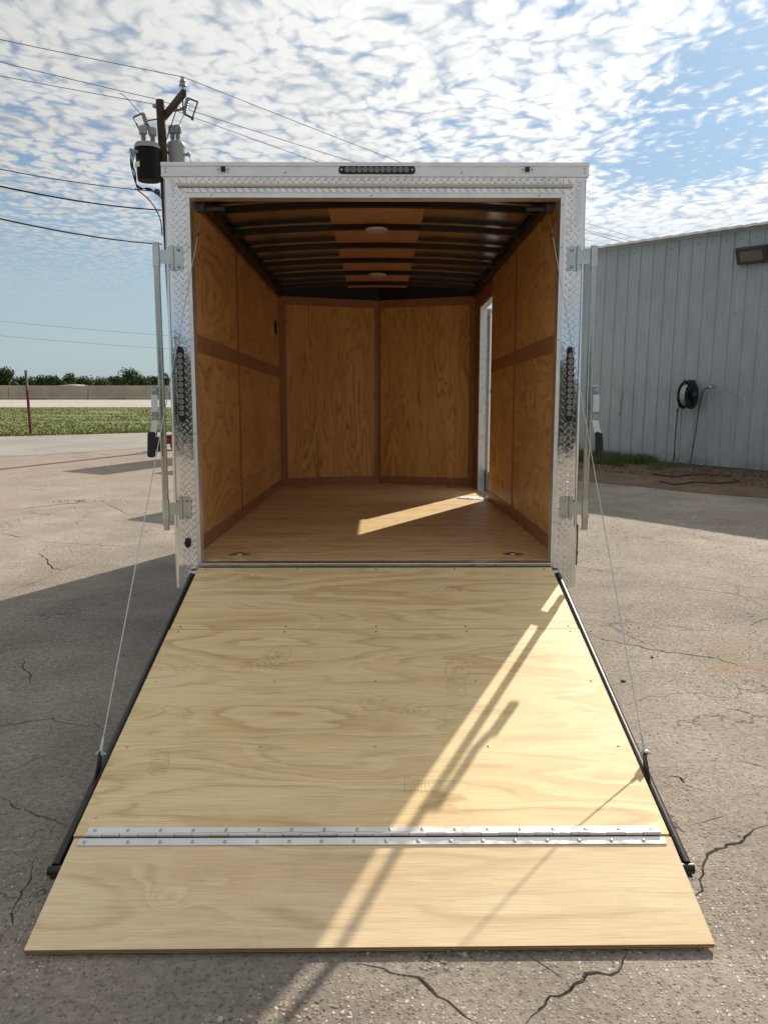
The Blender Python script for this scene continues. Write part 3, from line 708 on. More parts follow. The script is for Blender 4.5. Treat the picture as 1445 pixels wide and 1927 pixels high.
# ---- rear frame: tread plate jambs and header
OPX, OPZ = 0.953, 1.905       # opening half width and height
def tread_bumps(mb, x0, x1, z0, z1, y, p=.037, skip=()):
    a, w, h = .0145, .0050, .0036
    nx = int((x1-x0)/p*2)+2; nz = int((z1-z0)/p*2)+2
    for i in range(-1, nx):
        for j in range(-1, nz):
            if (i+j) % 2: continue
            cx, cz = x0+(i+.4)*p/2, z0+(j+.3)*p/2
            if cx < x0+.008 or cx > x1-.008 or cz < z0+.008 or cz > z1-.008: continue
            if any(s[0] < cx < s[1] and s[2] < cz < s[3] for s in skip): continue
            an = PI/4 if j % 2 == 0 else -PI/4
            an += .03*random.uniform(-1, 1)
            ux, uz = math.cos(an), math.sin(an); vx, vz = -uz, ux
            ring = [(-1, 0), (-.55, -.85), (.0, -1.0), (.55, -.85), (1, 0), (.55, .85), (0, 1.0), (-.55, .85)]
            V = [(cx+ux*a*s+vx*w*t, y-.00005, cz+uz*a*s+vz*w*t) for s, t in ring]
            V += [(cx+ux*a*s+vx*w*t, y-h, cz+uz*a*s+vz*w*t) for s, t in ((-.72, 0), (-.3, -.45), (.3, -.45), (.72, 0), (.3, .45), (-.3, .45))]
            F = [(0, 1, 8), (1, 2, 9, 8), (2, 3, 10, 9), (3, 4, 11, 10), (3, 4, 11), (4, 5, 11), (5, 6, 12, 11), (6, 7, 13, 12), (7, 0, 8, 13), (8, 9, 10, 11, 12, 13)]
            F.remove((3, 4, 11, 10)); F.append((3, 11, 10))
            mb.add(V, F)
ZB, ZT = -0.145, 2.010
for sx in (-1, 1):
    mb = MB()
    # sheet wraps round the outer corner
    prof = [(OPX+.012, 0.0)]
    R_ = .026; xo = OW-R_
    prof += [(xo+R_*math.sin(t), R_-R_*math.cos(t)) for t in np.linspace(0, PI/2, 8)]
    prof += [(OW, .075)]
    pin = [(x-(.002 if i > 1 else 0), yy+.003) for i, (x, yy) in enumerate(prof)]
    zs = np.linspace(ZB, ZT, 24)
    o0 = len(mb.v); m_ = len(prof)
    for z in zs:
        for k_, (x, yy) in enumerate(prof): mb.v.append((sx*(x+(.012*(1-(z-ZB)/(ZT-ZB)) if k_ else 0)), yy, z))
    for i in range(len(zs)-1):
        for k in range(m_-1): mb.f.append((o0+i*m_+k, o0+i*m_+k+1, o0+(i+1)*m_+k+1, o0+(i+1)*m_+k))
    x0, x1 = OPX+.018, xo+.006
    tread_bumps(mb, *( (x0, x1) if sx > 0 else (-x1, -x0)), ZB, ZT, 0.0)
    # side return bumps
    mb2 = MB(); tread_bumps(mb2, .03, .075, ZB, ZT, 0.0)
    o1 = len(mb.v); mb.v += [(sx*(OW-.0+(-v[1])), v[0], v[2]) for v in mb2.v]; mb.f += [tuple(i+o1 for i in f) for f in mb2.f]
    tp('jamb_plate', mb, 'tread', smooth=30)
    mb = MB(); mb.box((sx*(OPX+.004), .006, -.02), (sx*(OW-.006), .072, 2.0)); tp('jamb_post', mb, 'black')
mb = MB(); mb.add([(-OPX-.010, -.0012, OPZ+.012), (OPX+.010, -.0012, OPZ+.012), (OPX+.010, -.0012, ZT), (-OPX-.010, -.0012, ZT)], [(0, 1, 2, 3)])
tread_bumps(mb, -OPX-.01, OPX+.01, OPZ+.015, ZT, -.0012); tp('header_plate', mb, 'tread', smooth=30)
mb = MB(); mb.box((-OPX-.003, .008, OPZ+.004), (OPX+.003, .07, 2.03)); tp('header_beam', mb, 'black')
# header cap extrusion
mb = MB(); mb.prism([(-OW-.004, -.012, 2.008), (-OW-.004, -.012, 2.020), (-OW-.004, -.008, 2.022), (-OW-.004, -.008, 2.056), (-OW-.004, -.014, 2.058), (-OW-.004, -.014, 2.076), (-OW-.004, .11, 2.082), (-OW-.004, .11, 2.045), (-OW-.004, .05, 2.045), (-OW-.004, .05, 2.008)], (2*OW+.008, 0, 0)); tp('header_cap', mb, 'alu_white', smooth=20)
for x in (-1.07, 1.07):
    for z in (2.030, 2.047):
        mb = MB(); mb.lathe((x, -.008, z), (0, -1, 0), [(.006, 0), (.005, .002), (.002, .0032)], 8); tp('screw', mb, 'screw')
for x in (-.46, .44):
    mb = MB(); mb.lathe((x, -.008, 2.028), (0, -1, 0), [(.006, 0), (.005, .002), (.002, .0032)], 8); tp('screw', mb, 'screw')
# hinge cover strip over the door
mb = MB(); mb.prism([(-1.01, -.003, 1.953), (-1.01, -.016, 1.956), (-1.01, -.019, 1.963), (-1.01, -.016, 1.972), (-1.01, -.003, 1.976)], (2.02, 0, 0)); tp('cover_strip', mb, 'bronze', smooth=30)
# white J-trim round the opening
for sx in (-1, 1):
    mb = MB(); mb.prism([(sx*OPX, -.007, -.03), (sx*(OPX+.019), -.007, -.03), (sx*(OPX+.022), -.0025, -.03), (sx*(OPX+.022), .004, -.03), (sx*OPX, .07, -.03)], (0, 0, OPZ+.03-.0005)); tr = tp('door_trim', mb, 'alu_white', smooth=25)
    for z in (.22, .70, 1.19, 1.66, 1.87):
        mb = MB(); mb.lathe((sx*(OPX+.010), -.007, z), (0, -1, 0), [(.0055, 0), (.0045, .002), (.002, .003)], 8); tp('screw', mb, 'screw', tr)
mb = MB(); mb.prism([(-OPX-.022, -.0075, OPZ), (-OPX-.022, -.0075, OPZ+.022), (-OPX-.022, -.003, OPZ+.026), (-OPX-.022, .07, OPZ+.026), (-OPX-.022, .07, OPZ)], (2*OPX+.044, 0, 0)); tr = tp('door_trim', mb, 'alu_white', smooth=25)
for x in (-.84, -.02, .84):
    mb = MB(); mb.lathe((x, -.0075, OPZ+.011), (0, -1, 0), [(.0055, 0), (.0045, .002), (.002, .003)], 8); tp('screw', mb, 'screw', tr)
# threshold
mb = MB(); mb.box((-OPX+.004, -.03, -.022), (OPX-.004, .054, -.002), .002); tp('threshold', mb, 'alu')
mb = MB(); mb.box((-OPX-.012, -.055, -.06), (OPX+.012, .004, -.0235), .003); tp('sill_angle', mb, 'black')
# lamp bars
def lamp_bar(c, L, vert, hw=.0185, n=11):
    c = Vector(c); ux = Vector((0, 0, 1)) if vert else Vector((1, 0, 0)); vx = Vector((1, 0, 0)) if vert else Vector((0, 0, 1))
    pts = []
    for s in (1, -1):
        for t in np.linspace(-PI/2, PI/2, 9):
            pts.append(c+ux*(s*(L/2-hw)+s*hw*math.cos(t))+vx*(s*hw*math.sin(t)))
    mb = MB(); mb.prism(pts, (0, -.010, 0)); inner = [c+(p-c)*1.0 for p in pts]
    b = tp('lamp_bar', mb, 'rubber')
    for k in range(n):
        q = c+ux*((k-(n-1)/2)*(L-.062)/n)+Vector((0, -.010, 0))
        mb = MB(); mb.lathe(q, (0, -1, 0), [(.0142, 0), (.0142, .004), (.012, .0065), (.006, .0055), (.0045, .0035), (.001, .0035)], 18); l = tp('lens', mb, 'lens', b)
        mb = MB(); mb.lathe(q+Vector((0, -.0036, 0)), (0, -1, 0), [(.0032, 0), (.0028, .0012), (.0008, .0014)], 8); tp('led', mb, 'lens_led', l) if False else mb
    for s in (-1, 1):
        mb = MB(); mb.lathe(c+ux*s*(L/2-.016)+Vector((0, -.010, 0)), (0, -1, 0), [(.007, 0), (.006, .002), (.002, .003)], 10); tp('screw', mb, 'screw' if not vert else 'black', b)
lamp_bar((.008, -.008, 2.038), .392, False)
lamp_bar((-1.028, 0, .958), .395, True); lamp_bar((1.028, 0, .958), .395, True)
for x in (-.775, .775):   # small licence lamps
    mb = MB(); mb.box((x-.034, -.012, 2.028), (x+.034, -.008, 2.056), .003); l = tp('licence_lamp', mb, 'alu')
    mb = MB(); mb.box((x-.012, -.022, 2.029), (x+.012, -.0125, 2.055), .004); tp('lamp_body', mb, 'black', l)
    for s in (-1, 1):
        mb = MB(); mb.lathe((x+s*.024, -.012, 2.042), (0, -1, 0), [(.007, 0), (.006, .003), (.002, .004)], 10); tp('screw', mb, 'screw', l)
# rubber bumper on lower left jamb
mb = MB(); mb.lathe((-1.022, 0, .108), (0, -1, 0), [(.024, 0), (.024, .010), (.019, .018), (.008, .021), (.001, .021)], 20)
for i, v in enumerate(mb.v): mb.v[i] = (-1.022+(v[0]+1.022)*.72, v[1], .108+(v[2]-.108)*1.15)
tp('rubber_bumper', mb, 'rubber')
# bottom side rail end
for sx in (1,):
    mb = MB(); mb.box((sx*(OW+.013), .045, -.03), (sx*(OW+.026), 4.0, .20), .004); tp('rub_rail', mb, 'black_skin')
    mb = MB(); mb.box((sx*(OW+.0265), .045, .03), (sx*(OW+.029), 4.0, .05), .001); tp('rail_stripe', mb, 'alu')

# ---- lock bars swung aside
for sx in (-1, 1):
    xb = sx*1.122; yb = -.045
    mb = MB(); mb.tube([(xb, yb, .185), (xb, yb, 1.675 if sx < 0 else 1.66)], .0165, 18); bar = tp('lock_bar', mb, 'pipe')
    for z in (.30, 1.605):
        # strap round the pipe, arm, hinge knuckle and base plate on the jamb
        mb = MB(); mb.lathe((xb, yb, z-.050), (0, 0, 1), [(.0195, 0), (.0195, .10)], 16); tp('bar_clamp', mb, 'galv', bar)
        xk = sx*1.052
        mb = MB(); mb.obox(((xb-sx*.014+xk)/2, (yb-.002-.018)/2-.004, z), ((xk-xb+sx*.014)/2, .010, 0), (0, .0018, 0), (0, 0, .034)); tp('hinge_arm', mb, 'galv', bar)
        mb = MB(); mb.tube([(xk, -.014, z-.062), (xk, -.014, z+.062)], .0105, 12); mb.tube([(xk, -.014, z-.035), (xk, -.014, z+.035)], .0118, 12); k = tp('hinge_knuckle', mb, 'galv', bar)
        mb = MB(); pl = []
        xp = sx*1.020; hw, hh, rr = .024, .062, .012
        for (qx, qz, t0) in ((hw-rr, hh-rr, 0), (-hw+rr, hh-rr, PI/2), (-hw+rr, -hh+rr, PI), (hw-rr, -hh+rr, 1.5*PI)):
            for t in np.linspace(t0, t0+PI/2, 5): pl.append((xp+qx+rr*math.cos(t), -.0022, z+qz+rr*math.sin(t)))
        mb.prism(pl, (0, -.005, 0)); plate = tp('hinge_plate', mb, 'galv', bar)
        for s in (-1, 1):
            mb = MB(); mb.lathe((xp-sx*.004, -.0072, z+s*.043), (0, -1, 0), [(.011, 0), (.0105, .003), (.007, .0065), (.002, .008)], 12); tp('bolt', mb, 'screw', bar)
    # lever handle
    zh = .925
    mb = MB(); mb.box((xb+sx*.010, yb-.012, zh-.024), (xb+sx*.050, yb-.004, zh+.026), .005); tp('handle_bracket', mb, 'galv', bar)
    mb = MB(); mb.lathe((xb+sx*.036, yb-.012, zh+.004), (0, -1, 0), [(.010, 0), (.009, .004), (.004, .006)], 10); tp('bolt', mb, 'screw', bar)
    pth = [(xb+sx*.036, yb-.008, zh-.02), (xb+sx*.034, yb-.020, zh-.06), (xb+sx*.030, yb-.030, zh-.11), (xb+sx*.029, yb-.030, zh-.155), (xb+sx*.034, yb-.040, zh-.195), (xb+sx*.040, yb-.050, zh-.225)]
    mb = MB()
    for p_, q_ in zip(pth[:-1], pth[1:]):
        p_, q_ = Vector(p_), Vector(q_); t_v = (q_-p_); L = t_v.length; t_v.normalize(); nrm = Vector((1, 0, 0)).cross(t_v).normalized()
        mb.obox((p_+q_)/2, Vector((.0165, 0, 0)), nrm*.003, t_v*(L/2+.001))
    tp('handle', mb, 'galv', bar)
    mb = MB(); mb.box((-.021, -.011, -.070), (.021, .011, .062), .008)
    mb.v = [(v[0]+xb+sx*.046, v[1]+yb-.060+v[2]*.16*1, v[2]+zh-.275) for v in mb.v]; tp('grip', mb, 'rubber', bar)

# ---- side door, opened against the nose
mb = MB(); mb.box((HW-.004, DY1-.004, .0), (OW+.006, DY1+.010, DZ1+.004), .002); fr = tp('door_frame', mb, 'alu')
mb = MB(); mb.box((HW-.004, DY0-.010, .0), (OW+.006, DY0+.004, DZ1+.004), .002); tp('door_frame', mb, 'alu')
mb = MB(); mb.box((HW-.004, DY0+.005, DZ1-.012), (OW+.006, DY1-.005, DZ1+.003), .002); tp('door_frame', mb, 'alu')
mb = MB(); mb.box((HW-.006, DY0+.005, -.010), (OW+.010, DY1-.005, .006), .002); tp('door_sill', mb, 'alu')
for z in np.linspace(.08, 1.76, 15):
    mb = MB(); mb.lathe((HW+.026, DY1-.004, z), (0, -1, 0), [(.005, 0), (.004, .0015), (.001, .002)], 8); tp('screw', mb, 'screw', fr)
mb = MB(); mb.box((.0, .0, .02), (.030, .80, 1.82), .003)
th = rad(11.5)
def swing(v): 
    x, y, z = v; return (OW+.012+x*math.cos(th)+y*math.sin(th), DY1+.02-x*math.sin(th)+y*math.cos(th), z)
mb.v = [swing(v) for v in mb.v]; door = tp('side_door', mb, 'white_vinyl')
mb = MB()
for (y0, y1, z0, z1) in ((.0, .80, .015, .03), (.0, .80, 1.81, 1.828), (.0, .02, .03, 1.81), (.785, .805, .03, 1.81)): mb.box((-.004, y0, z0), (.035, y1, z1), .002)
mb.v = [swing(v) for v in mb.v]; tp('door_edge', mb, 'alu', door)
mb = MB(); mb.box((.036, .70, .86), (.048, .76, .98), .004); mb.tube([(.048, .73, .9), (.075, .73, .9), (.075, .66, .9)], .008, 8)
mb.v = [swing(v) for v in mb.v]; tp('door_handle', mb, 'dark_steel', door)

# ---- running gear and tongue
for sx in (-1, 1):
    for yy in (1.75, 2.62):
        mb = MB(); cx = sx*(OW+.13); zc = -.59+.345
        mb.lathe((cx-.10, yy, zc), (1, 0, 0), [(.20, 0), (.30, .0), (.335, .02), (.345, .05), (.345, .15), (.335, .18), (.30, .20), (.20, .20)], 32); w_ = tp('wheel', mb, 'rubber')
        mb = MB(); mb.lathe((cx-.08, yy, zc), (1, 0, 0), [(.20, 0), (.20, .16), (.17, .17), (.08, .165), (.05, .185), (.001, .185)], 24); tp('rim', mb, 'alu', w_)
    mb = MB(); z0 = -.16
    path = [(1.28, -.20), (1.33, -.02), (1.50, .13), (1.80, .17), (2.57, .17), (2.87, .13), (3.04, -.02), (3.09, -.20)]
    for (p_, q_) in zip(path[:-1], path[1:]):
        mb.add([(sx*OW, p_[0], p_[1]), (sx*OW, q_[0], q_[1]), (sx*(OW+.27), q_[0], q_[1]), (sx*(OW+.27), p_[0], p_[1]), (sx*OW, p_[0], p_[1]+.012), (sx*OW, q_[0], q_[1]+.012), (sx*(OW+.27), q_[0], q_[1]+.012), (sx*(OW+.27), p_[0], p_[1]+.012)], [(0, 1, 2, 3), (7, 6, 5, 4), (0, 4, 5, 1), (2, 6, 7, 3), (1, 5, 6, 2), (3, 7, 4, 0)])
    tp('fender', mb, 'alu', smooth=0)
mb = MB()
for sx in (-1, 1): mb.obox((sx*.28, 4.95, -.13), (sx*-.27, .75, 0), (.022, .022*.3, 0), (0, 0, .05))
mb.tube([(0, 5.55, -.10), (0, 5.85, -.10)], .05, 10); tp('tongue', mb, 'black')
mb = MB(); mb.tube([(0, 5.45, -.34), (0, 5.45, .28)], .032, 12); mb.tube([(0, 5.45, -.34), (0, 5.45, -.345)], .07, 12); tp('jack', mb, 'galv')

# ---- ramp door (world coordinates, kept under the trailer)
RA = Vector((0, 4.035, 0.580)); RB = Vector((0, 2.25, 0.143))
rt_ = (RA-RB).normalized(); rn = Vector((0, -rt_.z, rt_.y)); RL = (RA-RB).length
def rp(x, s, h): return Vector((x, 0, 0))+RB+rt_*s+rn*h
def rbox(mb, x0, x1, s0, s1, h0, h1): 
    mb.obox(rp((x0+x1)/2, (s0+s1)/2, (h0+h1)/2), ((x1-x0)/2, 0, 0), rt_*((s1-s0)/2), rn*((h1-h0)/2)); return mb
XL, XR = -0.977, 0.925
mb = MB()
for x0, x1 in ((-1.036, -.984), (.932, .984)): pass
for xc in (-.998, .946): mb.tube([rp(xc-(.016 if xc < 0 else -.016), -.075, -.055), rp(xc-(.010 if xc < 0 else -.010), .05, -.045), rp(xc, .45, -.026), rp(xc, RL-.02, -.016)], .0165, 14)
for s in (.10, .62, 1.20, 1.75): rbox(mb, -.98, .93, s-.02, s+.02, -.075, -.024)
mb.tube([rp(-1.034, -.085, -.060), rp(.982, -.085, -.060)], .0165, 14)
for xc in (-.955, .90): rbox(mb, xc-.03, xc+.03, -.095, .10, -.085, -.028)
ramp = mb.build('ramp_door', M['black'], trailer, world=True)
def rpart(name, mb, mat, smooth=35):
    o = mb.build(name, M[mat] if isinstance(mat, str) else mat, ramp, smooth)
    o.matrix_parent_inverse = mat_of(ramp).inverted(); return o
mb = MB(); rbox(mb, -1.03, .978, -.105, -.07, -.083, -.0775); rpart('edge_plate', mb, 'alu')
s1 = 1.213
rpart('ramp_plywood', rbox(MB(), XL, XR, -.004, s1-.0022, -.019, 0), 'pine', 0)
rpart('ramp_plywood', rbox(MB(), XL+.004, XR-.002, s1+.0022, RL-.012, -.019, 0), 'pine', 0)
# ramp edge screws
def screw_at(p, n, r=.0055, mat='screw', name='screw'):
    mb = MB(); mb.lathe(p, n, [(r, 0), (r*.9, .0012), (r*.45, .002), (r*.4, .0008), (.0005, .0008)], 9); return rpart(name, mb, mat)
for x in (-.93, -.44, -.018, .40, .88):
    for s in (.41, .81) if abs(x) < .9 else (.07, .41, .81): screw_at(rp(x, s, 0), rn)
    for s in (s1-.022, s1+.024, RL-.03): screw_at(rp(x, s, 0), rn, .0045, 'dark_steel')
# flap: a hinged plywood board down to the ground
FA = rp(0, -.014, 0.0005); FB = Vector((0, 1.893, 0.0215))
ft = (FA-FB).normalized(); fn_ = Vector((0, -ft.z, ft.y)); FL = (FA-FB).length
def fp(x, s, h): return Vector((x, 0, 0))+FB+ft*s+fn_*h
mb = MB()
c0 = [fp(XL-.008, 0.0, 0), fp(XR+.008, .010, 0), fp(XR+.001, FL-.002, 0), fp(XL+.006, FL-.002, 0)]
mb.v = [tuple(p) for p in c0]+[tuple(p-fn_*.0185) for p in c0]; mb.f = [(0, 1, 2, 3), (7, 6, 5, 4), (0, 4, 5, 1), (1, 5, 6, 2), (2, 6, 7, 3), (3, 7, 4, 0)]
me = mb.mesh('ramp_flap', [M['pine_flap'], M['plyedge']], 0)
for pl in me.polygons: pl.material_index = 0 if abs(pl.normal.z) > .6 else 1
flap = link('ramp_flap', me, ramp); flap.matrix_parent_inverse = mat_of(ramp).inverted()
# piano hinge
HX0, HX1 = -0.944, 0.896
rpart('hinge_leaf', rbox(MB(), HX0+.006, HX1, -.002, .026, .0008, .0032), 'hinge')
mb = MB(); mb.obox(fp((HX0+HX1)/2, FL-.017, .0022), ((HX1-HX0)/2+.008, 0, 0), ft*.013, fn_*.0013); rpart('hinge_leaf', mb, 'hinge')
nk = 32; hp = rp(0, -.007, .0050)
for k in range(nk):
    x0 = HX0+.004+(HX1-HX0-.004)*k/nk; x1 = HX0+.004+(HX1-HX0-.004)*(k+1)/nk-.0018
    mb = MB(); z_ = .0012*(k % 2); mb.tube([(x0, hp.y, hp.z+z_), (x1, hp.y, hp.z+z_)], .0075, 12); rpart('hinge_knuckle', mb, 'hinge')
for k in range(18):
    x = HX0+.030+(HX1-HX0-.055)*k/17
    screw_at(rp(x, .014, .0032), rn, .0068); 
    x2 = HX0+.012+(HX1-HX0-.11)*k/17+(.035 if k else 0)
    screw_at(fp(x2, FL-.018, .0035), fn_, .0068)
# cable brackets and cables
for sx, xb in ((-1, -1.000), (1, .948)):
    s0 = .335
    mb = MB(); mb.prism([rp(xb-.002, s0-.09, -.02), rp(xb-.002, s0-.02, -.02), rp(xb-.002, s0+.018, .030), rp(xb-.002, s0+.008, .045), rp(xb-.002, s0-.012, .045), rp(xb-.002, s0-.022, .032)], (.0045, 0, 0)); rpart('cable_bracket', mb, 'black')
    mb = MB(); pb = rp(xb, s0, .034); mb.tube([pb-Vector((.016, 0, 0)), pb+Vector((.020, 0, 0))], .0045, 8); mb.tube([pb+Vector((.005, 0, 0)), pb+Vector((.011, 0, 0))], .010, 10); mb.tube([pb-Vector((.010, 0, 0)), pb-Vector((.004, 0, 0))], .010, 10); rpart('bracket_bolt', mb, 'screw')
    top = TM @ Vector((sx*.915+(0), .13, 1.885))
    d = (top-pb).normalized()
    mb = MB(); mb.tube([pb+d*.05, top], .0022, 6); rpart('lift_cable', mb, 'steel_cable')
    mb = MB(); mb.tube([pb+d*.006, pb+d*.060], [.0065, .0045], 10); rpart('cable_ferrule', mb, 'galv')
    mb = MB(); mid_ = pb.lerp(top, .93); mb.tube([mid_-d*.012, mid_+d*.012], .0042, 8); rpart('cable_sleeve', mb, 'dark_steel')
    mb = MB(); mb.obox(Vector((sx*.925, .13, 1.885)), (.022, 0, 0), (0, .03, 0), (0, 0, .018)); mb.tube([Vector((sx*.90, .13, 1.885)), Vector((sx*.80, .13, 1.885))], .013, 10); tp('cable_pulley', mb, 'dark_steel')
    mb = MB(); pb2 = rp(sx*.965-.026, RL-.055, -.01); mb.tube([pb2-Vector((.02, 0, 0)), pb2+Vector((.02, 0, 0))], .016, 12); rpart('ramp_pivot', mb, 'galv')

# shoe prints: thin smudges of dirt on the plywood
m, nt, b = newmat('shoe dirt'); setp(nt, b, Base_Color=(0.16, 0.11, 0.07, 1), Roughness=0.9)
setp(nt, b, Alpha=nt.m('MULTIPLY', nt.sstep(nt.noise(nt.obj(), 55, 4, 0.7), 0.36, 0.62), 0.30)); M['shoe'] = m
def shoe(x, s, ang, size=.27, part=(0, 1), strength=1):
    mb = MB(); ca, sa = math.cos(ang), math.sin(ang)
    def q(u, v): return rp(x+(u*ca-v*sa)*size, s+(u*sa+v*ca)*size, .0006)
    def halfw(v):
        if v < -.32: return .145*math.sqrt(max(0, 1-((v+.32)/.18)**2))
        if v < -.05: return .145-.025*math.sin((v+.32)/.27*PI/2)
        if v < .25: return .12+.065*math.sin((v+.05)/.30*PI/2)
        return .185*math.sqrt(max(0, 1-((v-.25)/.25)**2))
    def line(pts, w):
        for (a, c_) in zip(pts[:-1], pts[1:]):
            dx_, dy_ = c_[0]-a[0], c_[1]-a[1]; L = math.hypot(dx_, dy_) or 1; nx, ny = -dy_/L*w, dx_/L*w
            o = len(mb.v); mb.v += [tuple(q(a[0]-nx, a[1]-ny)), tuple(q(c_[0]-nx, c_[1]-ny)), tuple(q(c_[0]+nx, c_[1]+ny)), tuple(q(a[0]+nx, a[1]+ny))]; mb.f.append((o, o+1, o+2, o+3))
    v0, v1 = part[0]-.5, part[1]-.5
    vs_ = [v for v in np.linspace(-.5, .5, 30) if v0 <= v <= v1]
    line([(halfw(v), v) for v in vs_], .006); line([(-halfw(v), v) for v in vs_], .006)
    for r in (.03, .06, .09):
        if v1 > .2: line([(r*math.cos(t), .24+r*.9*math.sin(t)) for t in np.linspace(0, 2*PI, 16)], .007)
    for v in np.linspace(-.42, .40, 16):
        if v0 < v < v1 and not (.12 < v < .36):
            h_ = halfw(v)*.85; line([(-h_+2*h_*k/8, v+.012*(-1)**k) for k in range(9)], .006)
    o_ = mb.build('shoe_print', M['shoe'], ramp, 0); o_.matrix_parent_inverse = mat_of(ramp).inverted()
shoe(.322, .83, -.12, .28); shoe(.02, .655, 1.2, .24); shoe(.19, .60, 1.1, .20, (.5, 1)); shoe(-.46, .95, -.3, .26, (.3, 1)); shoe(-.56, .90, -1.0, .25, (.4, 1))
shoe(.10, .22, 1.5, .22, (0, .6)); shoe(.30, 1.55, -1.0, .25, (.3, 1)); shoe(-.66, 1.70, .9, .25, (.4, 1)); shoe(-.80, .38, .2, .24, (.0, .6)); shoe(.62, 1.73, -1.3, .25, (.3, 1))

# crumpled paper by the side door
bm = bmesh.new(); bmesh.ops.create_grid(bm, x_segments=18, y_segments=12, size=0.5)
for v in bm.verts:
    x, y = v.co.x*.34, v.co.y*.20; z = .018*abs(mnoise.noise(Vector((x*11, y*11, 1))))+.012*abs(mnoise.noise(Vector((x*29, y*29, 4))))
    v.co = Vector((x+.012*mnoise.noise(Vector((y*20, 3, 0))), y, z))
me = bpy.data.meshes.new('paper_sheet'); bm.to_mesh(me); bm.free(); me.materials.append(M['paper'])
pp = link('paper_sheet', me); pp.matrix_world = TM @ Matrix.Translation((.93, 2.98, .003)) @ Matrix.Rotation(-.5, 4, 'Z'); tag(pp, 'crumpled white paper sheet on trailer floor beside the side door', 'paper')

# ================================================================== METAL BUILDING
A0 = gnd(1115, 860); B0 = gnd(1445, 889); A0.z = 0; B0.z = 0
bd = (B0-A0).normalized(); bn = Vector((bd.y, -bd.x, 0)); bn = bn if bn.y < 0 else -bn      # outward normal
bmat = Matrix(((bd.x, -bn.x, 0, A0.x), (bd.y, -bn.y, 0, A0.y), (0, 0, 1, 0), (0, 0, 0, 1)))   # local x along wall, y into building
bld = empty('metal_building'); bld.matrix_world = bmat; tag(bld, 'grey blue ribbed metal building with pale roof edge right of the trailer', 'building')
bld.location = A0; bld.rotation_euler = (0, 0, math.atan2(bd.y, bd.x))
bld.matrix_basis = Matrix.LocRotScale(A0, bld.rotation_euler, (1, 1, 1))
def mat_siding():
    m, nt, b = newmat('grey blue siding'); o = nt.obj(); x, y, z = nt.sep(o)
    n1 = nt.noise(o, 1.2, 6, 0.6); n2 = nt.noise(nt.vm('MULTIPLY', o, (9, 9, .7)), 2.0, 5, 0.65)
    c = nt.mix(nt.sstep(n1, .35, .65), (0.35, 0.405, 0.45, 1), (0.40, 0.455, 0.50, 1))
    g = nt.lin(n2, .3, .7, .88, 1.08); c = nt.mix(1.0, c, nt.comb(g, g, g), 'MULTIPLY')
    patch = nt.m('MULTIPLY', nt.m('MULTIPLY', nt.m('GREATER_THAN', z, 2.70), nt.m('LESS_THAN', z, 3.28)), nt.m('GREATER_THAN', x, 1.18))
    c = nt.mix(nt.m('MULTIPLY', patch, 0.55), c, (0.26, 0.295, 0.325, 1))       # repainted band
    low = nt.m('MULTIPLY', nt.sstep(z, 0.35, 0.0), nt.sstep(nt.noise(o, 5, 5), .4, .6))
    c = nt.mix(nt.m('MULTIPLY', low, 0.5), c, (0.16, 0.13, 0.10, 1))
    rust = nt.sstep(nt.noise(nt.vm('MULTIPLY', o, (14, 14, 5)), 1.0, 4, .7), .70, .78); c = nt.mix(nt.m('MULTIPLY', rust, .4), c, (0.16, 0.10, 0.07, 1))
    setp(nt, b, Base_Color=c, Roughness=0.5, Normal=nt.bump(nt.noise(o, 3, 3), .12, .02)); return m
M['siding'] = mat_siding()
EAVE = 4.08
PW_ = 1.0                                                 # sheet cover width, four ribs each
def siding_panel(z0, z1):
    mb = MB(); prof = [(0, 0)]
    for k in range(4):
        c = .04+k*.25
        prof += [(c-.022, 0), (c-.010, -.022), (c+.014, -.022), (c+.026, 0)]
        for q in (.095, .165): prof += [(c+q-.010, 0), (c+q, -.0045), (c+q+.010, 0)]
    prof = [p for p in prof if p[0] < PW_-.002]+[(PW_+.012, -.002)]
    zs = (z0, z1)
    for z in zs: mb.v += [(x, y, z) for x, y in prof]+[(x, y+.004, z) for x, y in prof]
    n = len(prof)
    for k in range(n-1):
        mb.f.append((k, k+1, 2*n+k+1, 2*n+k)); mb.f.append((n+k+1, n+k, 3*n+k, 3*n+k+1)); mb.f.append((k+1, k, n+k, n+k+1)); mb.f.append((2*n+k, 2*n+k+1, 3*n+k+1, 3*n+k))
    mb.f.append((0, 2*n, 3*n, n)); mb.f.append((n-1, 2*n-1, 4*n-1, 3*n-1))
    return mb.mesh('wall_sheet', M['siding'], 20)
me_p = siding_panel(0.03, EAVE)
for k in range(-1, 9):
    o = link('wall_sheet', me_p, bld); o.location = (-.21+k*PW_, -.004-.0025*(k % 2), 0)
me_s = None
for zr in (1.33, 2.68, 3.9):
    for k in range(-1, 16):
        mb = MB(); x = -.10+.25*k+.055
        mb.lathe((x, -.0065, zr+random.uniform(-.012, .012)), (0, -1, 0), [(.010, 0), (.009, .004), (.003, .006)], 7); mb.build('siding_screw', M['dark_steel'], bld)
mb = MB(); mb.box((-1.2, .03, 0), (8.9, 8, EAVE-.05)); mb.build('wall_core', M['siding'], bld)
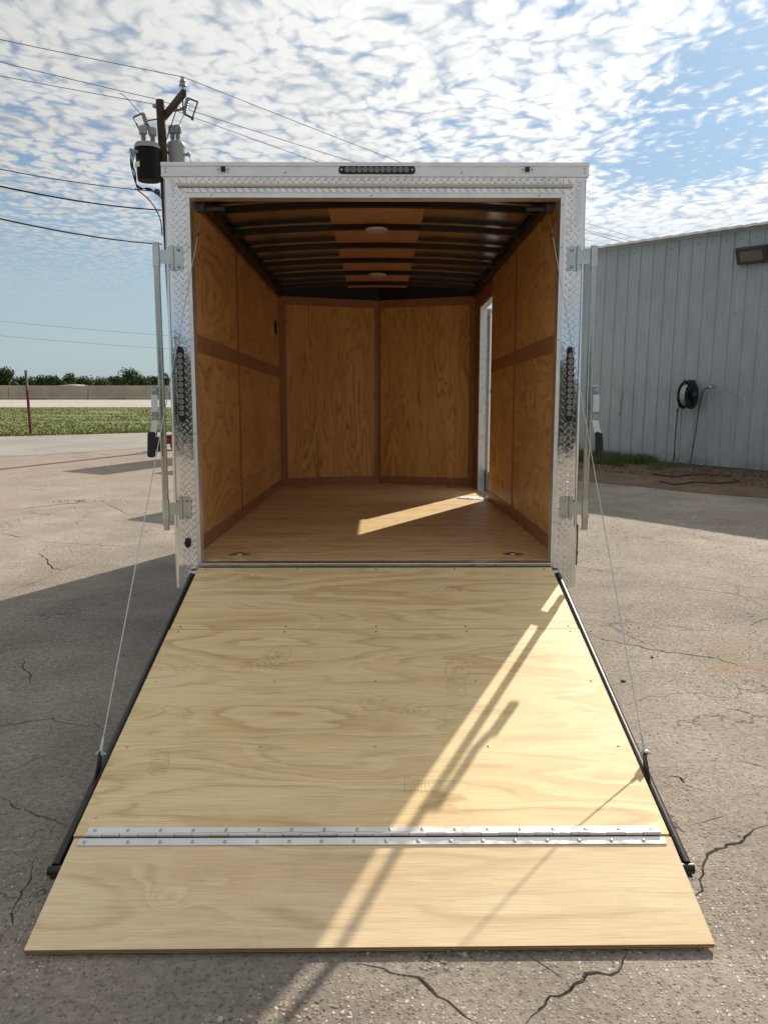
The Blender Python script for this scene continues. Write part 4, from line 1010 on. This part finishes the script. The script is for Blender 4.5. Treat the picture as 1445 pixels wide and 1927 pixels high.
# roof with corrugated edge
mb = MB(); nseg = 170
prof = []
for k in range(nseg):
    x = -1.35+k*.0625; c = k % 4
    prof.append((x, (.0, .007, .007, .0)[c]))
pts0 = [(x, -.20, EAVE+.012+h) for x, h in prof]; pts1 = [(x, 4.2, EAVE+.65+h) for x, h in prof]
n = len(prof); mb.v = pts0+pts1+[(p[0], p[1], p[2]-.04) for p in pts0]+[(p[0], p[1], p[2]-.012) for p in pts1]
for k in range(n-1):
    mb.f.append((k, k+1, n+k+1, n+k)); mb.f.append((2*n+k+1, 2*n+k, 3*n+k, 3*n+k+1)); mb.f.append((k+1, k, 2*n+k, 2*n+k+1))
mb.build('roof_sheet', M['white'], bld, 0)
mb = MB(); mb.box((-1.3, -.035, EAVE-.06), (8.9, .0, EAVE-.002), .004); mb.build('eave_trim', M['siding'], bld)
mb = MB(); mb.box((2.45, -.010, .35), (2.46, -.004, 1.25)); mb.box((2.10, -.010, .345), (2.46, -.004, .352)); mb.build('patch_seam', M['siding'], bld)
mb = MB(); mb.tube([(.60, -.03, 1.33), (.585, -.035, .90)], .010, 6); mb.tube([(.585, -.03, .9), (.575, -.06, .885)], .014, 6); mb.build('pipe_stub', M['grey_paint'], bld)
def bw(x, y, z): return bld.matrix_basis @ Vector((x, y, z))
def bthing(name, loc, label, cat):
    o = empty(name, bw(*loc), (0, 0, bld.rotation_euler.z)); tag(o, label, cat); return o
# wall light
fl = bthing('wall_light', (2.99, -.03, 3.60), 'dark boxy wall light with glass front high on the metal building', 'light')
mb = MB(); mb.prism([(-.27, 0, -.13), (-.27, -.10, -.13), (-.27, -.20, .10), (-.27, -.20, .13), (-.27, 0, .15)], (.50, 0, 0)); mb.build('housing', M['dark_steel'], fl, 0)
m, nt, b = newmat('prismatic lamp glass'); o_ = nt.obj(); w_ = nt.sep(o_)
setp(nt, b, Base_Color=nt.mix(nt.noise(o_, 14, 3), (.10, .10, .085, 1), (.19, .185, .15, 1)), Roughness=.22, Coat_Weight=.5, Normal=nt.bump(nt.m('SINE', nt.m('MULTIPLY', w_[2], 300)), .4, .004)); M['lampglass'] = m
mb = MB(); mb.prism([(-.20, -.123, -.095), (-.20, -.118, -.098), (-.20, -.183, .050), (-.20, -.191, .055)], (.37, 0, 0)); mb.build('glass', M['lampglass'], fl, 0)
mb = MB(); mb.box((-.10, 0, -.08), (.15, .03, .10), .005); mb.build('mount', M['dark_steel'], fl)
# hose reel
hr = bthing('hose_reel', (2.07, -.05, 1.28), 'black wall hose reel with pale hose wound on it', 'hose reel')
mb = MB(); mb.box((-.14, -.14, .17), (.02, .02, .27), .01); mb.box((-.02, -.10, -.1), (.02, .025, .22), .008); mb.build('bracket', M['black'], hr)
for xo in (-.085, .058):
    mb = MB(); mb.lathe((xo, -.20, 0), (1, 0, 0), [(.06, 0), (.235, 0), (.245, .008), (.245, .018), (.225, .022), (.06, .012)], 36)
    d = mb.build('disc', M['black'], hr)
    for k in range(5):
        t = 2*PI*k/5; mb = MB(); mb.obox((xo+.02, -.20+.13*math.cos(t), .13*math.sin(t)), (.006, 0, 0), (0, .085*math.cos(t), .085*math.sin(t)), (0, -.018*math.sin(t), .018*math.cos(t))); mb.build('spoke', M['black'], d)
mb = MB()
for row, rr in enumerate((.125, .150, .175)):
    for k in range(4):
        xo = -.052+k*.027+(.012 if row % 2 else 0); mb.tube([(xo, -.20+rr*math.cos(t), rr*math.sin(t)) for t in np.linspace(0, 2*PI, 33)], .0135, 6, cap=False)
mb.build('wound_hose', M['hose_white'], hr)
mb = MB(); mb.lathe((.08, -.20, 0), (1, 0, 0), [(.075, 0), (.075, .05), (.05, .07), (.03, .10), (.001, .10)], 20); mb.build('hub', M['black'], hr)
mb = MB(); mb.tube([(-.06, -.22, .20), (-.12, -.24, .18), (-.155, -.24, .08), (-.165, -.23, -.10), (-.165, -.22, -.25)], .016, 10); mb.build('outlet_hose', M['hose_white'], hr)
lh = bthing('hose', (1.89, -.24, 0), 'thin dark hose hanging straight down from the hose reel', 'hose')
pth = [(.015, -.03, 1.08), (.015, -.03, .95), (.0, -.02, .70), (-.015, .0, .45), (-.02, .02, .25), (-.012, .0, .10), (-.01, -.02, .03)]
mb = MB(); mb.tube(pth, .011, 8); mb.build('tube', M['hose_red'], lh)
mb = MB(); mb.tube([(.015, -.03, 1.10), (.015, -.03, .98)], .017, 10); mb.tube([(-.019, .018, .22), (-.014, .005, .12)], .017, 10); mb.build('coupling', M['dark_steel'], lh)
rh = bthing('hose', (2.27, -.05, 0), 'red rubber hose hanging from a tap right of the reel', 'hose')
mb = MB(); mb.tube([(.13, -.05, 1.42), (.05, -.075, 1.40), (.0, -.09, 1.30), (-.04, -.085, 1.0), (-.07, -.08, .6), (-.10, -.10, .25), (-.10, -.16, .02)], .011, 8); mb.build('tube', M['hose_red'], rh)
mb = MB(); mb.tube([(.15, .03, 1.44), (.15, -.05, 1.44), (.12, -.06, 1.42)], .018, 8); mb.tube([(.15, -.05, 1.44), (.15, -.05, 1.48)], .012, 8); mb.tube([(.12, -.05, 1.485), (.18, -.05, 1.485)], .010, 8); mb.build('tap', M['galv'], rh)
# ground hoses
for (pts, lab) in (([(1240, 905), (1265, 911), (1300, 907), (1340, 909), (1390, 905)], 'red hose lying across the dirt below the hose reel'), ([(1228, 892), (1262, 896), (1290, 894), (1335, 893), (1375, 895)], 'dark red hose on the dirt nearest the metal wall')):
    g = [gnd(u, v, .02) for u, v in pts]; mb = MB(); cr = []
    for i in range(len(g)-1):
        for t in np.linspace(0, 1, 6)[:-1]: cr.append(g[i].lerp(g[i+1], t)+Vector((0, .05*math.sin(t*PI)*(-1)**i, 0)))
    cr.append(g[-1]); mb.tube(cr, .012, 8); o = mb.build('hose', M['hose_red']); tag(o, lab, 'hose')
sp = bthing('hose_stand', (1.93, -.33, 0), 'small wire tripod on the dirt under the hanging hose', 'stand')
mb = MB()
for t in (0.4, 2.5, 4.4): mb.tube([(0, 0, .14), (.22*math.cos(t), .18*math.sin(t), .004)], .006, 6)
mb.build('legs', M['dark_steel'], sp)
# dirt strip and weeds
e0 = [gnd(1090, 905), gnd(1150, 911), gnd(1200, 916), gnd(1260, 922), gnd(1320, 928), gnd(1380, 933), gnd(1445, 938)]
ext = e0[-1]+(e0[-1]-e0[-2])*12
dpts = [(p.x+random.uniform(-.02, .02), p.y+random.uniform(-.03, .03)) for p in e0]+[(ext.x, ext.y)]
bk = [bw(9.5, .1, 0), bw(-1.3, .1, 0)]
sheet('dirt_strip', [(e0[0].x-.6, e0[0].y+.9)]+dpts+[(p.x, p.y) for p in bk], 0.006, M['dirt'])
WC = [(.10, .15, .035), (.13, .18, .04), (.075, .12, .03), (.18, .19, .07)]
n = 9000; sx_ = rng.uniform(-1.2, 2.1, n); dd = rng.random(n)**1.5*1.15
thin = (sx_ < 1.4) | (rng.random(n) < .25); sx_, dd = sx_[thin], dd[thin]; n = len(sx_)
Pw_ = np.array([bw(a, -.02-b, .006)[:] for a, b in zip(sx_, dd)])
Pw_ = Pw_[[mnoise.noise(Vector((p[0]*1.6, p[1]*1.6, 1))) > -.18 for p in Pw_]]
o = link('weeds', blades('weeds', Pw_, .04, .20, .007, WC, .7)); tag(o, 'low green weeds along the foot of the metal wall', 'weeds', kind='stuff')
n = 5000; sx_ = rng.uniform(-1.0, 6, n); dd = rng.random(n)*2.0
Pl = np.array([bw(a, -.05-b, .008)[:] for a, b in zip(sx_, dd)]); o = link('leaf_litter', blades('leaf_litter', Pl, .004, .025, .012, [(.14, .10, .06), (.20, .15, .09), (.09, .07, .045), (.10, .11, .05)], 3.0)); tag(o, 'dry leaf litter scattered on the dirt strip', 'litter', kind='stuff')
cl = gnd(143, 944); n = 45
Pk = np.stack([cl.x+rng.normal(0, .16, n), cl.y+rng.normal(0, .05, n), np.zeros(n)], 1); o = link('crack_weeds', blades('crack_weeds', Pk, .01, .035, .006, WC, .8)); tag(o, 'small weeds growing in the wide concrete joint', 'weeds', kind='stuff')

# ================================================================== UTILITY POLE
pole = empty('utility_pole', (-4.50, 17.4, 0), (0, -.0136, 0)); tag(pole, 'dark wooden utility pole with crossarm and two transformers behind the trailer', 'utility pole')
def pl_(name, mb, mat, parent=None, smooth=35): return mb.build(name, M[mat], parent or pole, smooth)
mb = MB(); mb.tube([(0, 0, -.1), (0, 0, 4), (0, 0, 7.33)], [.105, .096, .086], 20); pl_('shaft', mb, 'creosote')
a1 = Vector((-3.94+4.58, 16.25-17.4, 7.10)); a0 = Vector((-.30, .54, 7.10)); ad = (a1-a0).normalized(); ap = Vector((-ad.y, ad.x, 0))
off = ap*.14
mb = MB(); mb.obox((a0+a1)/2+off*(1 if off.x > 0 else -1), ad*((a1-a0).length/2), ap*.045, (0, 0, .06)); arm = pl_('crossarm', mb, 'creosote', smooth=0)
oo = off*(1 if off.x > 0 else -1)
def insul(p):
    mb = MB(); mb.lathe(p, (0, 0, 1), [(.018, 0), (.018, .07), (.075, .08), (.060, .12), (.040, .14), (.062, .155), (.045, .19), (.032, .215), (.036, .24), (.02, .25)], 16); return pl_('insulator', mb, 'porcelain')
ip = [a1+oo-ad*.05+Vector((0, 0, .06)), Vector((.02, .02, 7.30)), a0+oo+ad*.06+Vector((0, 0, .06))]
insul(ip[0]); insul(ip[2])
mb = MB(); mb.lathe((-.10, -.05, 7.16), (0, 0, 1), [(.02, 0), (.05, .02), (.05, .06), (.02, .09)], 12); pl_('insulator', mb, 'porcelain')
mb = MB(); p0 = a0.lerp(a1, .80)+oo; mb.tube([p0+Vector((0, 0, -.05)), Vector((.10, -.03, 6.55))], .012, 6); pl_('brace', mb, 'dark_steel')
def cutout(c, sgn):
    c = Vector(c); mb = MB(); ux = Vector((.28*sgn, 0, .96)).normalized(); sd_ = Vector((1, 0, 0))*sgn
    mb.lathe(c-ux*.17, ux, [(.03, 0), (.05, .02)]+[(.05 if k % 2 else .034, .03+.024*k) for k in range(12)]+[(.03, .335)], 12); b = pl_('fuse_cutout', mb, 'porcelain')
    mb = MB(); t, u_ = c+ux*.16, c-ux*.16; q1 = t+sd_*.20-Vector((0, 0, .08)); q2 = u_+sd_*.16-Vector((0, 0, .08))
    mb.tube([t, q1], .018, 8); mb.tube([q1, q2], .016, 8); mb.tube([q2, u_], .022, 8); mb.lathe(q2, (0, 0, -1), [(.03, -.02), (.03, .03), (.01, .05)], 8); pl_('fuse_holder', mb, 'dark_steel', b)
    return t, u_
t1, u1 = cutout((.60, -.25, 7.13), 1); t2, u2 = cutout((-.33, .0, 6.93), -1)
mb = MB(); mb.tube([a1+oo-ad*.12+Vector((0, 0, -.05)), a1+oo-ad*.12+Vector((.0, 0, -.28)), (.35, -.4, 6.98), (.56, -.25, 7.10)], .014, 8); pl_('cutout_bracket', mb, 'dark_steel')
mb = MB(); mb.tube([(-.08, .05, 6.98), (-.30, .0, 6.93)], .014, 8); pl_('cutout_bracket', mb, 'dark_steel')
def transformer(c, r, h, mat, bush):
    c = Vector(c); mb = MB(); mb.lathe(c, (0, 0, 1), [(r*.93, 0), (r*.95, .03), (r*.97, .08), (r, h-.05), (r*1.05, h-.045), (r*1.05, h), (r*.92, h+.05), (r*.5, h+.085), (.01, h+.09)], 28); t = pl_('transformer', mb, mat)
    for (bx, by) in bush:
        q = c+Vector((bx, by, h+.06)); mb = MB(); mb.lathe(q, (0, 0, 1), [(.045, 0), (.045, .05)]+[(.055 if k % 2 else .038, .06+.018*k) for k in range(6)]+[(.04, .17)], 12); bsh = pl_('bushing', mb, 'porcelain', t)
        mb = MB(); mb.lathe(q+Vector((0, 0, .17)), (0, 0, 1), [(.065, 0), (.085, .01), (.085, .13), (.07, .155), (.02, .165)], 10); pl_('bushing_cap', mb, 'grey_paint', bsh)
    for z in (.18, h-.18):
        mb = MB(); mb.tube([c+Vector((0, 0, z)), Vector((0, 0, c.z+z))], .03, 8); pl_('hanger', mb, 'dark_steel', t)
    return t
M['tank_black'] = plain('black tank paint', (0.006, 0.006, 0.007), 0.6, spec=0.2)
tb = transformer((-.25, -.28, 5.66), .245, .68, 'tank_black', ((-.05, -.05), (.11, .06)))
mb = MB(); mb.lathe((-.25, -.28, 6.295), (0, 0, 1), [(.262, 0), (.262, .04), (.23, .105), (.1, .14), (.01, .145)], 28); pl_('lid', mb, 'grey_paint', tb)
mb = MB(); mb.obox((-.425, -.46, 5.95), (.06, -.06, 0), (.006, .006, 0), (0, 0, .05)); pl_('name_plate', mb, 'white', tb)
for k, (qx, qz) in enumerate(((-.26, 6.25), (-.22, 6.22), (-.15, 6.19))):
    mb = MB(); mb.lathe((-.25+qx*.95, -.28-math.sqrt(max(0, .06-qx*qx*.85)), qz), (qx, -.12, 0), [(.03, 0), (.03, .06), (.045, .07), (.045, .10), (.01, .11)], 10); pl_('terminal', mb, 'grey_paint', tb)
tw = transformer((.235, .22, 5.62), .185, .88, 'grey_paint', ((-.06, -.02), (.06, -.05)))
mb = MB(); mb.lathe((.235+.18, .18, 6.30), (1, -.2, 0), [(.03, 0), (.03, .06), (.045, .07), (.045, .12), (.01, .13)], 10); pl_('terminal', mb, 'grey_paint', tw)
# leads (parts of the pole)
def lead(pts, r=.007, mat='wire', name='lead_wire'):
    pts = [Vector(p) for p in pts]; cr = []
    n = len(pts)
    for i in range(n-1):
        p0_, p1_, p2_, p3_ = pts[max(i-1, 0)], pts[i], pts[i+1], pts[min(i+2, n-1)]
        for t in np.linspace(0, 1, 7)[:-1]:
            cr.append(.5*((2*p1_)+(p2_-p0_)*t+(2*p0_-5*p1_+4*p2_-p3_)*t*t+(3*p1_-p0_-3*p2_+p3_)*t**3))
    cr.append(pts[-1]); mb = MB(); mb.tube(cr, r, 6); return pl_(name, mb, mat)
lead([u1, (.42, -.1, 6.85), (.31, .15, 6.72), (.28, .18, 6.78)]); lead([(.18, .20, 6.76), (.20, .19, 6.86), (.26, .18, 6.86), (.29, .17, 6.77)])
lead([u2, (-.22, -.1, 6.76), (-.16, -.2, 6.70)]); lead([(-.30, -.33, 6.70), (-.28, -.30, 6.77), (-.20, -.24, 6.77), (-.14, -.22, 6.70)])
lead([t2, (-.45, .0, 7.10), (-.60, -.1, 7.28), (-.72, -.1, 7.40), (-.80, -.1, 7.44)])
for k in range(3): lead([(-.50+.03*k, -.45, 6.25), (-.56+.02*k, -.46, 6.05-.05*k), (-.54+.03*k, -.44, 5.8), (-.48, -.35, 5.56-.03*k), (-.30, -.1, 5.52+.02*k), (-.05, -.05, 5.44-.05*k)], .011)
lead([(.52, .16, 6.28), (.54, .15, 6.05), (.42, .2, 5.85)])
lead([(-.55, -.3, 5.52), (-.30, -.12, 5.30), (-.12, -.1, 4.95), (-.09, -.12, 4.6)], .012)
mb = MB(); mb.lathe((-.16, -.06, 5.50), (-1, 0, 0), [(.03, -.06), (.06, -.02), (.06, .03), (.03, .06)], 10); pl_('spool', mb, 'dark_steel')
# wires
def wire(A, B, sag, r, label, mat='wire_alu', n=40):
    A, B = Vector(A), Vector(B); mb = MB(); mb.tube([A.lerp(B, t)-Vector((0, 0, 4*sag*t*(1-t))) for t in np.linspace(0, 1, n)], r, 6); o = mb.build('overhead_wire', M[mat]); tag(o, label, 'wire', 'wires of the utility pole')
PW0 = Vector((-4.58, 17.4, 0))
def through(pa, pm, pb, label, r=.0065):
    d1 = (Vector(pa)-Vector(pm)); d2 = (Vector(pb)-Vector(pm))
    A_ = Vector(pm)+d1*5.0; B_ = Vector(pm)+d2*4.0
    mb = MB(); mb.tube([Vector(pm).lerp(A_, t)-Vector((0, 0, 2*.35*t*(1-t))) for t in np.linspace(1, 0, 20)]+[Vector(pm).lerp(B_, t)-Vector((0, 0, 2*.35*t*(1-t))) for t in np.linspace(0, 1, 20)][1:], r, 6); o = mb.build('overhead_wire', M['wire_alu']); tag(o, label, 'wire', 'wires of the utility pole')
top1 = PW0+ip[0]+Vector((0, 0, .25))
z1 = top1.z
through(gnd(0, 61, z1+.02), top1, gnd(780, 306, z1), 'highest thin overhead wire crossing the sky at the pole top')
m2 = aty(292, 186, 17.3); through(gnd(0, 104, m2.z), m2, gnd(700, 306, m2.z), 'middle thin overhead wire passing behind the pole top')
m3 = PW0+ip[2]+Vector((0, 0, .25)); through(gnd(0, 131, m3.z), m3, gnd(628, 306, m3.z), 'lower of the three thin overhead wires at the crossarm')
b1 = aty(262, 348, 17.25); wire(aty(-160, 284, 12.0), PW0+Vector((-.10, -.06, 5.50)), .08, .010, 'thin service wire from the left meeting the transformer leads')
wire(aty(-160, 312, 11.0), PW0+Vector((-.08, -.1, 5.12)), .10, .014, 'thick black cable from the left under the black transformer', 'wire')
wire(aty(-160, 372, 11.0), PW0+Vector((-.08, -.1, 4.42)), .10, .013, 'lowest black cable from the left to the pole', 'wire')
for k, (ya, yb, lab) in enumerate(((412, 447, 'uppermost faint wire above the metal roof'), (432, 459, 'middle faint wire above the metal roof'), (448, 463, 'lowest faint wire above the metal roof'))):
    wire(aty(900, ya-62+10*k, 34), aty(1330, yb+34-6*k, 46), .2, .007, lab)
wire(aty(-60, 598, 150), aty(420, 638, 170), .3, .025, 'upper distant power line low in the left sky'); wire(aty(-60, 626, 150), aty(420, 662, 170), .3, .025, 'lower distant power line low in the left sky')

# ================================================================== LEFT BACKGROUND
YB = 58.8
mb = MB(); 
bar_ = empty('highway_barrier', (0, YB, .016)); tag(bar_, 'long grey concrete highway barrier beyond the grass', 'barrier')
for k in range(-14, 8):
    x0 = k*6.0+2; mb = MB(); gap = .05
    prof = [(0, 0), (0, .08), (.15, .25), (.21, 1.02+random.uniform(-.012, .012)), (.39, 1.02), (.45, .25), (.60, .08), (.60, 0)]
    mb.prism([(x0, p[0], p[1]+.0) for p in prof], (6.0-gap, 0, 0)); o = mb.build('barrier_segment', M['barrier'], bar_, 0)
for k in range(-14, 8):
    mb = MB(); mb.box((k*6.0+3.6, -.01, 0), (k*6.0+4.9, .02, .06)); mb.build('drain_slot', M['black'], bar_)
# silver car beyond the barrier
car = empty('passing_car', (aty(135, 725, 64.5).x, 64.5, -.35)); tag(car, 'silver car whose roof shows above the highway barrier', 'car')
body = [(-2.2, .35), (-2.25, .75), (-1.9, .90), (-1.25, .98), (-.55, 1.36), (.1, 1.44), (.75, 1.40), (1.55, 1.05), (2.15, .95), (2.25, .60), (2.2, .35)]
mb = MB(); mb.prism([(x, -.85, z) for x, z in body], (0, 1.7, 0)); bo = mb.build('body', M['car_paint'], car, 50)
for s in (-1, 1):
    mb = MB(); mb.prism([(-1.05, s*.852, 1.0), (-.50, s*.852, 1.30), (.1, s*.852, 1.375), (.70, s*.852, 1.33), (1.30, s*.852, 1.04)], (0, s*.01, 0)); mb.build('side_window', M['glassy'], car, 0)
    for x in (-1.4, 1.4):
        mb = MB(); mb.lathe((x, s*.86-.1, .33), (0, 1, 0), [(.2, 0), (.33, .01), (.33, .19), (.2, .2)], 20); w_ = mb.build('wheel', M['rubber'], car)
# marker post
mp_ = gnd(59, 817); post = empty('marker_post', (mp_.x, mp_.y, 0)); tag(post, 'thin marker post with a red lower half standing in the grass', 'post')
mb = MB(); mb.box((-.045, -.012, 0), (-.005, .012, 1.80), .003); mb.build('stake', M['dark_steel'], post)
mb = MB(); mb.box((-.004, -.014, 0), (.030, .014, 1.25), .003); mb.build('red_rod', M['red'], post)
mb = MB(); mb.tube([(.012, 0, 1.25), (.012, 0, 1.82)], .022, 10); mb.build('sleeve', M['grey_paint'], post)
# small red machine
rm_ = gnd(311, 847); rmz = empty('red_machine', (rm_.x, rm_.y, 0), (0, 0, .3)); tag(rmz, 'small red and black wheeled machine beside the left lock bar, far off', 'machine')
mb = MB(); mb.box((-.05, -.12, .14), (.28, .12, .27), .03); mb.box((.02, -.10, .27), (.22, .10, .34), .03); mb.build('engine_cover', M['red'], rmz)
mb = MB(); mb.box((-.20, -.10, .12), (-.06, .10, .30), .02); mb.build('engine', M['black'], rmz)
for x in (-.14, .2):
    for s in (-1, 1):
        mb = MB(); mb.lathe((x, s*.13-.02, .08), (0, 1, 0), [(.03, 0), (.08, .004), (.08, .036), (.03, .04)], 16); mb.build('wheel', M['rubber'], rmz)
mb = MB(); mb.tube([(-.16, -.08, .30), (-.16, -.08, .42), (-.16, .08, .42), (-.16, .08, .30)], .012, 8); mb.build('handle', M['red'], rmz)

# trees far off
def crown_mesh(name, w, h, base, seed, nleaf, leaf, cols):
    r = np.random.default_rng(seed)
    lob = []
    for k in range(int(9+w)):
        a = r.uniform(0, 2*PI); d = r.uniform(0, .36)*w; lob.append((d*math.cos(a), d*math.sin(a)*.7, base+(h-base)*r.uniform(.12, .80)*(1-.5*(2*d/w)**2), r.uniform(.13, .24)*min(w, 2*h)))
    lob.append((0, 0, h*.72, h*.26))
    lob = np.array(lob); n = nleaf; k = r.integers(0, len(lob), n)
    u = r.normal(size=(n, 3)); u /= np.linalg.norm(u, axis=1)[:, None]; rr = r.uniform(.55, 1.05, n)
    Cc = lob[k, :3]+u*(lob[k, 3]*rr)[:, None]*np.array([1, 1, .8]); Cc[:, 2] = np.clip(Cc[:, 2], base*.6, None)
    e1 = r.normal(size=(n, 3)); e1 /= np.linalg.norm(e1, axis=1)[:, None]; e2 = np.cross(e1, r.normal(size=(n, 3))); e2 /= np.linalg.norm(e2, axis=1)[:, None]
    s = leaf*r.uniform(.6, 1.3, n)[:, None]
    V = np.empty((n*4, 3)); V[0::4] = Cc-e1*s; V[1::4] = Cc-e2*s*.6; V[2::4] = Cc+e1*s; V[3::4] = Cc+e2*s*.6
    c = np.array(cols)[r.integers(0, len(cols), n)]*r.uniform(.7, 1.25, (n, 1))
    return rawmesh(name, V, np.arange(n*4).reshape(-1, 4), M['leafcol'], np.repeat(c, 4, 0))
TC = [(.050, .080, .022), (.062, .095, .028), (.040, .068, .020), (.075, .105, .032)]
def tree(px, top, wpx, Y, label, seed, grp='trees beyond the highway', cols=TC):
    c = aty(px, 712, Y); z0 = -3.0 if Y > 90 else 0.0; h = CAM_H+(712-top)/FPX*Y-z0; w = wpx/FPX*Y*1.25
    t = empty('tree', (c.x, Y, z0)); tag(t, label, 'tree', grp)
    mb = MB(); mb.tube([(0, 0, -.1), (.05, 0, h*.3), (.0, .1, h*.6), (.1, 0, h*.85)], [w*.035, w*.028, w*.018, w*.008], 8)
    r = random.Random(seed)
    for k in range(5):
        a = r.uniform(0, 2*PI); z = h*r.uniform(.25, .5); mb.tube([(0, 0, z), (w*.14*math.cos(a), w*.12*math.sin(a), z+h*.15), (w*.28*math.cos(a), w*.2*math.sin(a), z+h*.25)], [w*.016, w*.011, w*.005], 6)
    mb.build('trunk', M['creosote'], t); link('crown', crown_mesh('crown', w, h, h*.05, seed, 2600, max(.22, w*.030), cols), t)
TREES = [(-40, 690, 80, 330, 'tall round tree partly cut off by the left frame edge'), (8, 690, 62, 335, 'dark round tree at the left edge left of the marker post'), (42, 708, 50, 345, 'low tree directly behind the marker post'),
 (80, 706, 50, 350, 'low tree just right of the marker post'), (103, 703, 44, 340, 'bushy tree left of the passing car'), (130, 699, 34, 352, 'narrow pointed tree behind the passing car'),
 (158, 705, 54, 345, 'broad tree right of the passing car'), (190, 709, 52, 325, 'low pale green tree between two broad trees'), (212, 706, 44, 348, 'small rounded tree left of the tallest crown'),
 (248, 693, 66, 338, 'tallest broad dome tree near the left lock bar'), (288, 706, 40, 346, 'low tree just left of the lock bar handle'), (308, 700, 36, 352, 'tree peeking between lock bar and trailer jamb')]
for i, (px, top, wp, Y, lab) in enumerate(TREES):
    tree(px, top, wp, Y*.58, lab, 20+i, cols=TC if i != 7 else [(.075, .11, .035), (.09, .125, .04), (.06, .09, .03)])
# wood stretching on along the far side of the highway and behind the viewer (one mass)
def wood(name, spots, leaf, n, label, dark=np.array((1, 1, 1))):
    Vs, Fs, Cs, o = [], [], [], 0
    for i, (x, y, w, h) in enumerate(spots):
        r = np.random.default_rng(500+i); u = r.normal(size=(n, 3)); u /= np.linalg.norm(u, axis=1)[:, None]
        Cc = np.array([x, y, h*.52])+u*np.array([w/2, w/2, h*.5])*r.uniform(.6, 1.08, n)[:, None]; Cc[:, 2] = np.clip(Cc[:, 2], .1, None)
        e1 = r.normal(size=(n, 3)); e1 /= np.linalg.norm(e1, axis=1)[:, None]; e2 = np.cross(e1, r.normal(size=(n, 3))); e2 /= np.linalg.norm(e2, axis=1)[:, None]
        s = leaf*r.uniform(.6, 1.3, n)[:, None]; V = np.empty((n*4, 3)); V[0::4] = Cc-e1*s; V[1::4] = Cc-e2*s*.6; V[2::4] = Cc+e1*s; V[3::4] = Cc+e2*s*.6
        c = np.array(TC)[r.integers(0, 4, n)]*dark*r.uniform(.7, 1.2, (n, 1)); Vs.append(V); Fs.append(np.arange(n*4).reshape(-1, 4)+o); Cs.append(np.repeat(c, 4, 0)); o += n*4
    ob = link(name, rawmesh(name, np.concatenate(Vs), np.concatenate(Fs), M['leafcol'], np.concatenate(Cs))); tag(ob, label, 'woodland', kind='stuff')
sp_ = [(x, 225+random.uniform(-12, 12), random.uniform(12, 18), random.uniform(4.2, 5.3)) for x in range(-420, -20, 8)]+[(x, 225+random.uniform(-12, 12), random.uniform(12, 18), random.uniform(5.6, 6.8)) for x in range(-20, 420, 10)]
wood('far_woodland', sp_, .40, 500, 'far-off line of green trees continuing along the horizon')
bpy.data.objects['far_woodland'].location.z = -3.0
sp_ = [(x, -46+random.uniform(-5, 5), random.uniform(7, 11), random.uniform(5.5, 9.0)) for x in range(-60, 62, 6)]
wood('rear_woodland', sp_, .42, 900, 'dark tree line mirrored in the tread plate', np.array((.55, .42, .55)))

# chain-link fence seen through the side door
cf = empty('chain_link_fence', (0, 19.5, 0)); tag(cf, 'chain link fence with black rails seen through the side door', 'fence')
for x in (1.2, 2.15, 3.1, 4.05): mb = MB(); mb.tube([(x, 0, 0), (x, 0, 2.32)], .030, 10); mb.build('fence_post', M['dark_steel'], cf)
for z in (2.28, 1.95, .06): mb = MB(); mb.tube([(.9, -.03, z), (4.3, -.03, z)], .024, 8); mb.build('rail', M['black'], cf)
mb = MB()
for k in range(-16, 32):
    for s in (-1, 1):
        x0 = .9+k*.11; x1 = x0+s*1.95
        p0_, p1_ = Vector((x0, .0+.004*s, .0)), Vector((x1, .0+.004*s, 1.95))
        if min(x0, x1) < .9 or max(x0, x1) > 4.3: continue
        mb.tube([p0_, p1_], .0035, 3)
o = mb.build('mesh_wire', M['galv'], cf); tag(o, kind='stuff')
tree(934, 665, 60, 42, 'leafy tree behind the fence seen through the side door', 77, 'trees behind the fence')

# parked trailers ahead whose shadows reach the lot
def parked(x, y, rz, w, L, h, label):
    t = empty('parked_trailer', (x, y, 0), (0, 0, rz)); tag(t, label, 'trailer', 'trailers parked ahead of the open one')
    mb = MB(); mb.box((0, 0, .45), (w, L, h), .04); mb.build('box_body', M['white'], t)
    mb = MB(); mb.box((.02, -.012, .50), (w-.02, -.001, h-.06), .003); d = mb.build('rear_door', M['alu'], t)
    mb = MB(); mb.box((w*.5-.01, -.03, .6), (w*.5+.01, -.014, h-.2), .003); mb.build('door_bar', M['galv'], d)
    for sx in (0, 1):
        mb = MB(); mb.lathe((sx*w-.09+(.02 if sx else -.02), L*.5, .33), (1, 0, 0), [(.2, 0), (.31, .01), (.33, .04), (.33, .14), (.31, .17), (.2, .18)], 24); wl = mb.build('wheel', M['rubber'], t)
        mb = MB(); mb.lathe((sx*w-.02+(.06 if sx else -.06), L*.5, .33), (1 if sx else -1, 0, 0), [(.19, -.04), (.19, .02), (.06, .03), (.001, .03)], 20); mb.build('rim', M['alu'], wl)
    mb = MB(); mb.obox((w/2, L+.5, .42), (.04, 0, 0), (0, .6, 0), (0, 0, .04)); mb.tube([(w/2, L+.9, .0), (w/2, L+.9, .8)], .03, 10); mb.build('tongue', M['black'], t)
parked(-1.10, 11.85, -.50, 1.5, 2.2, 2.60, 'low white trailer parked directly ahead of the open trailer')
parked(-3.84, 16.2, -.50, 1.05, 2.2, 2.40, 'slim white trailer parked ahead, nearest the utility pole')
parked(-2.2, 15.9, -.50, 0.95, 2.2, 2.40, 'slim white trailer parked between the other two ahead')
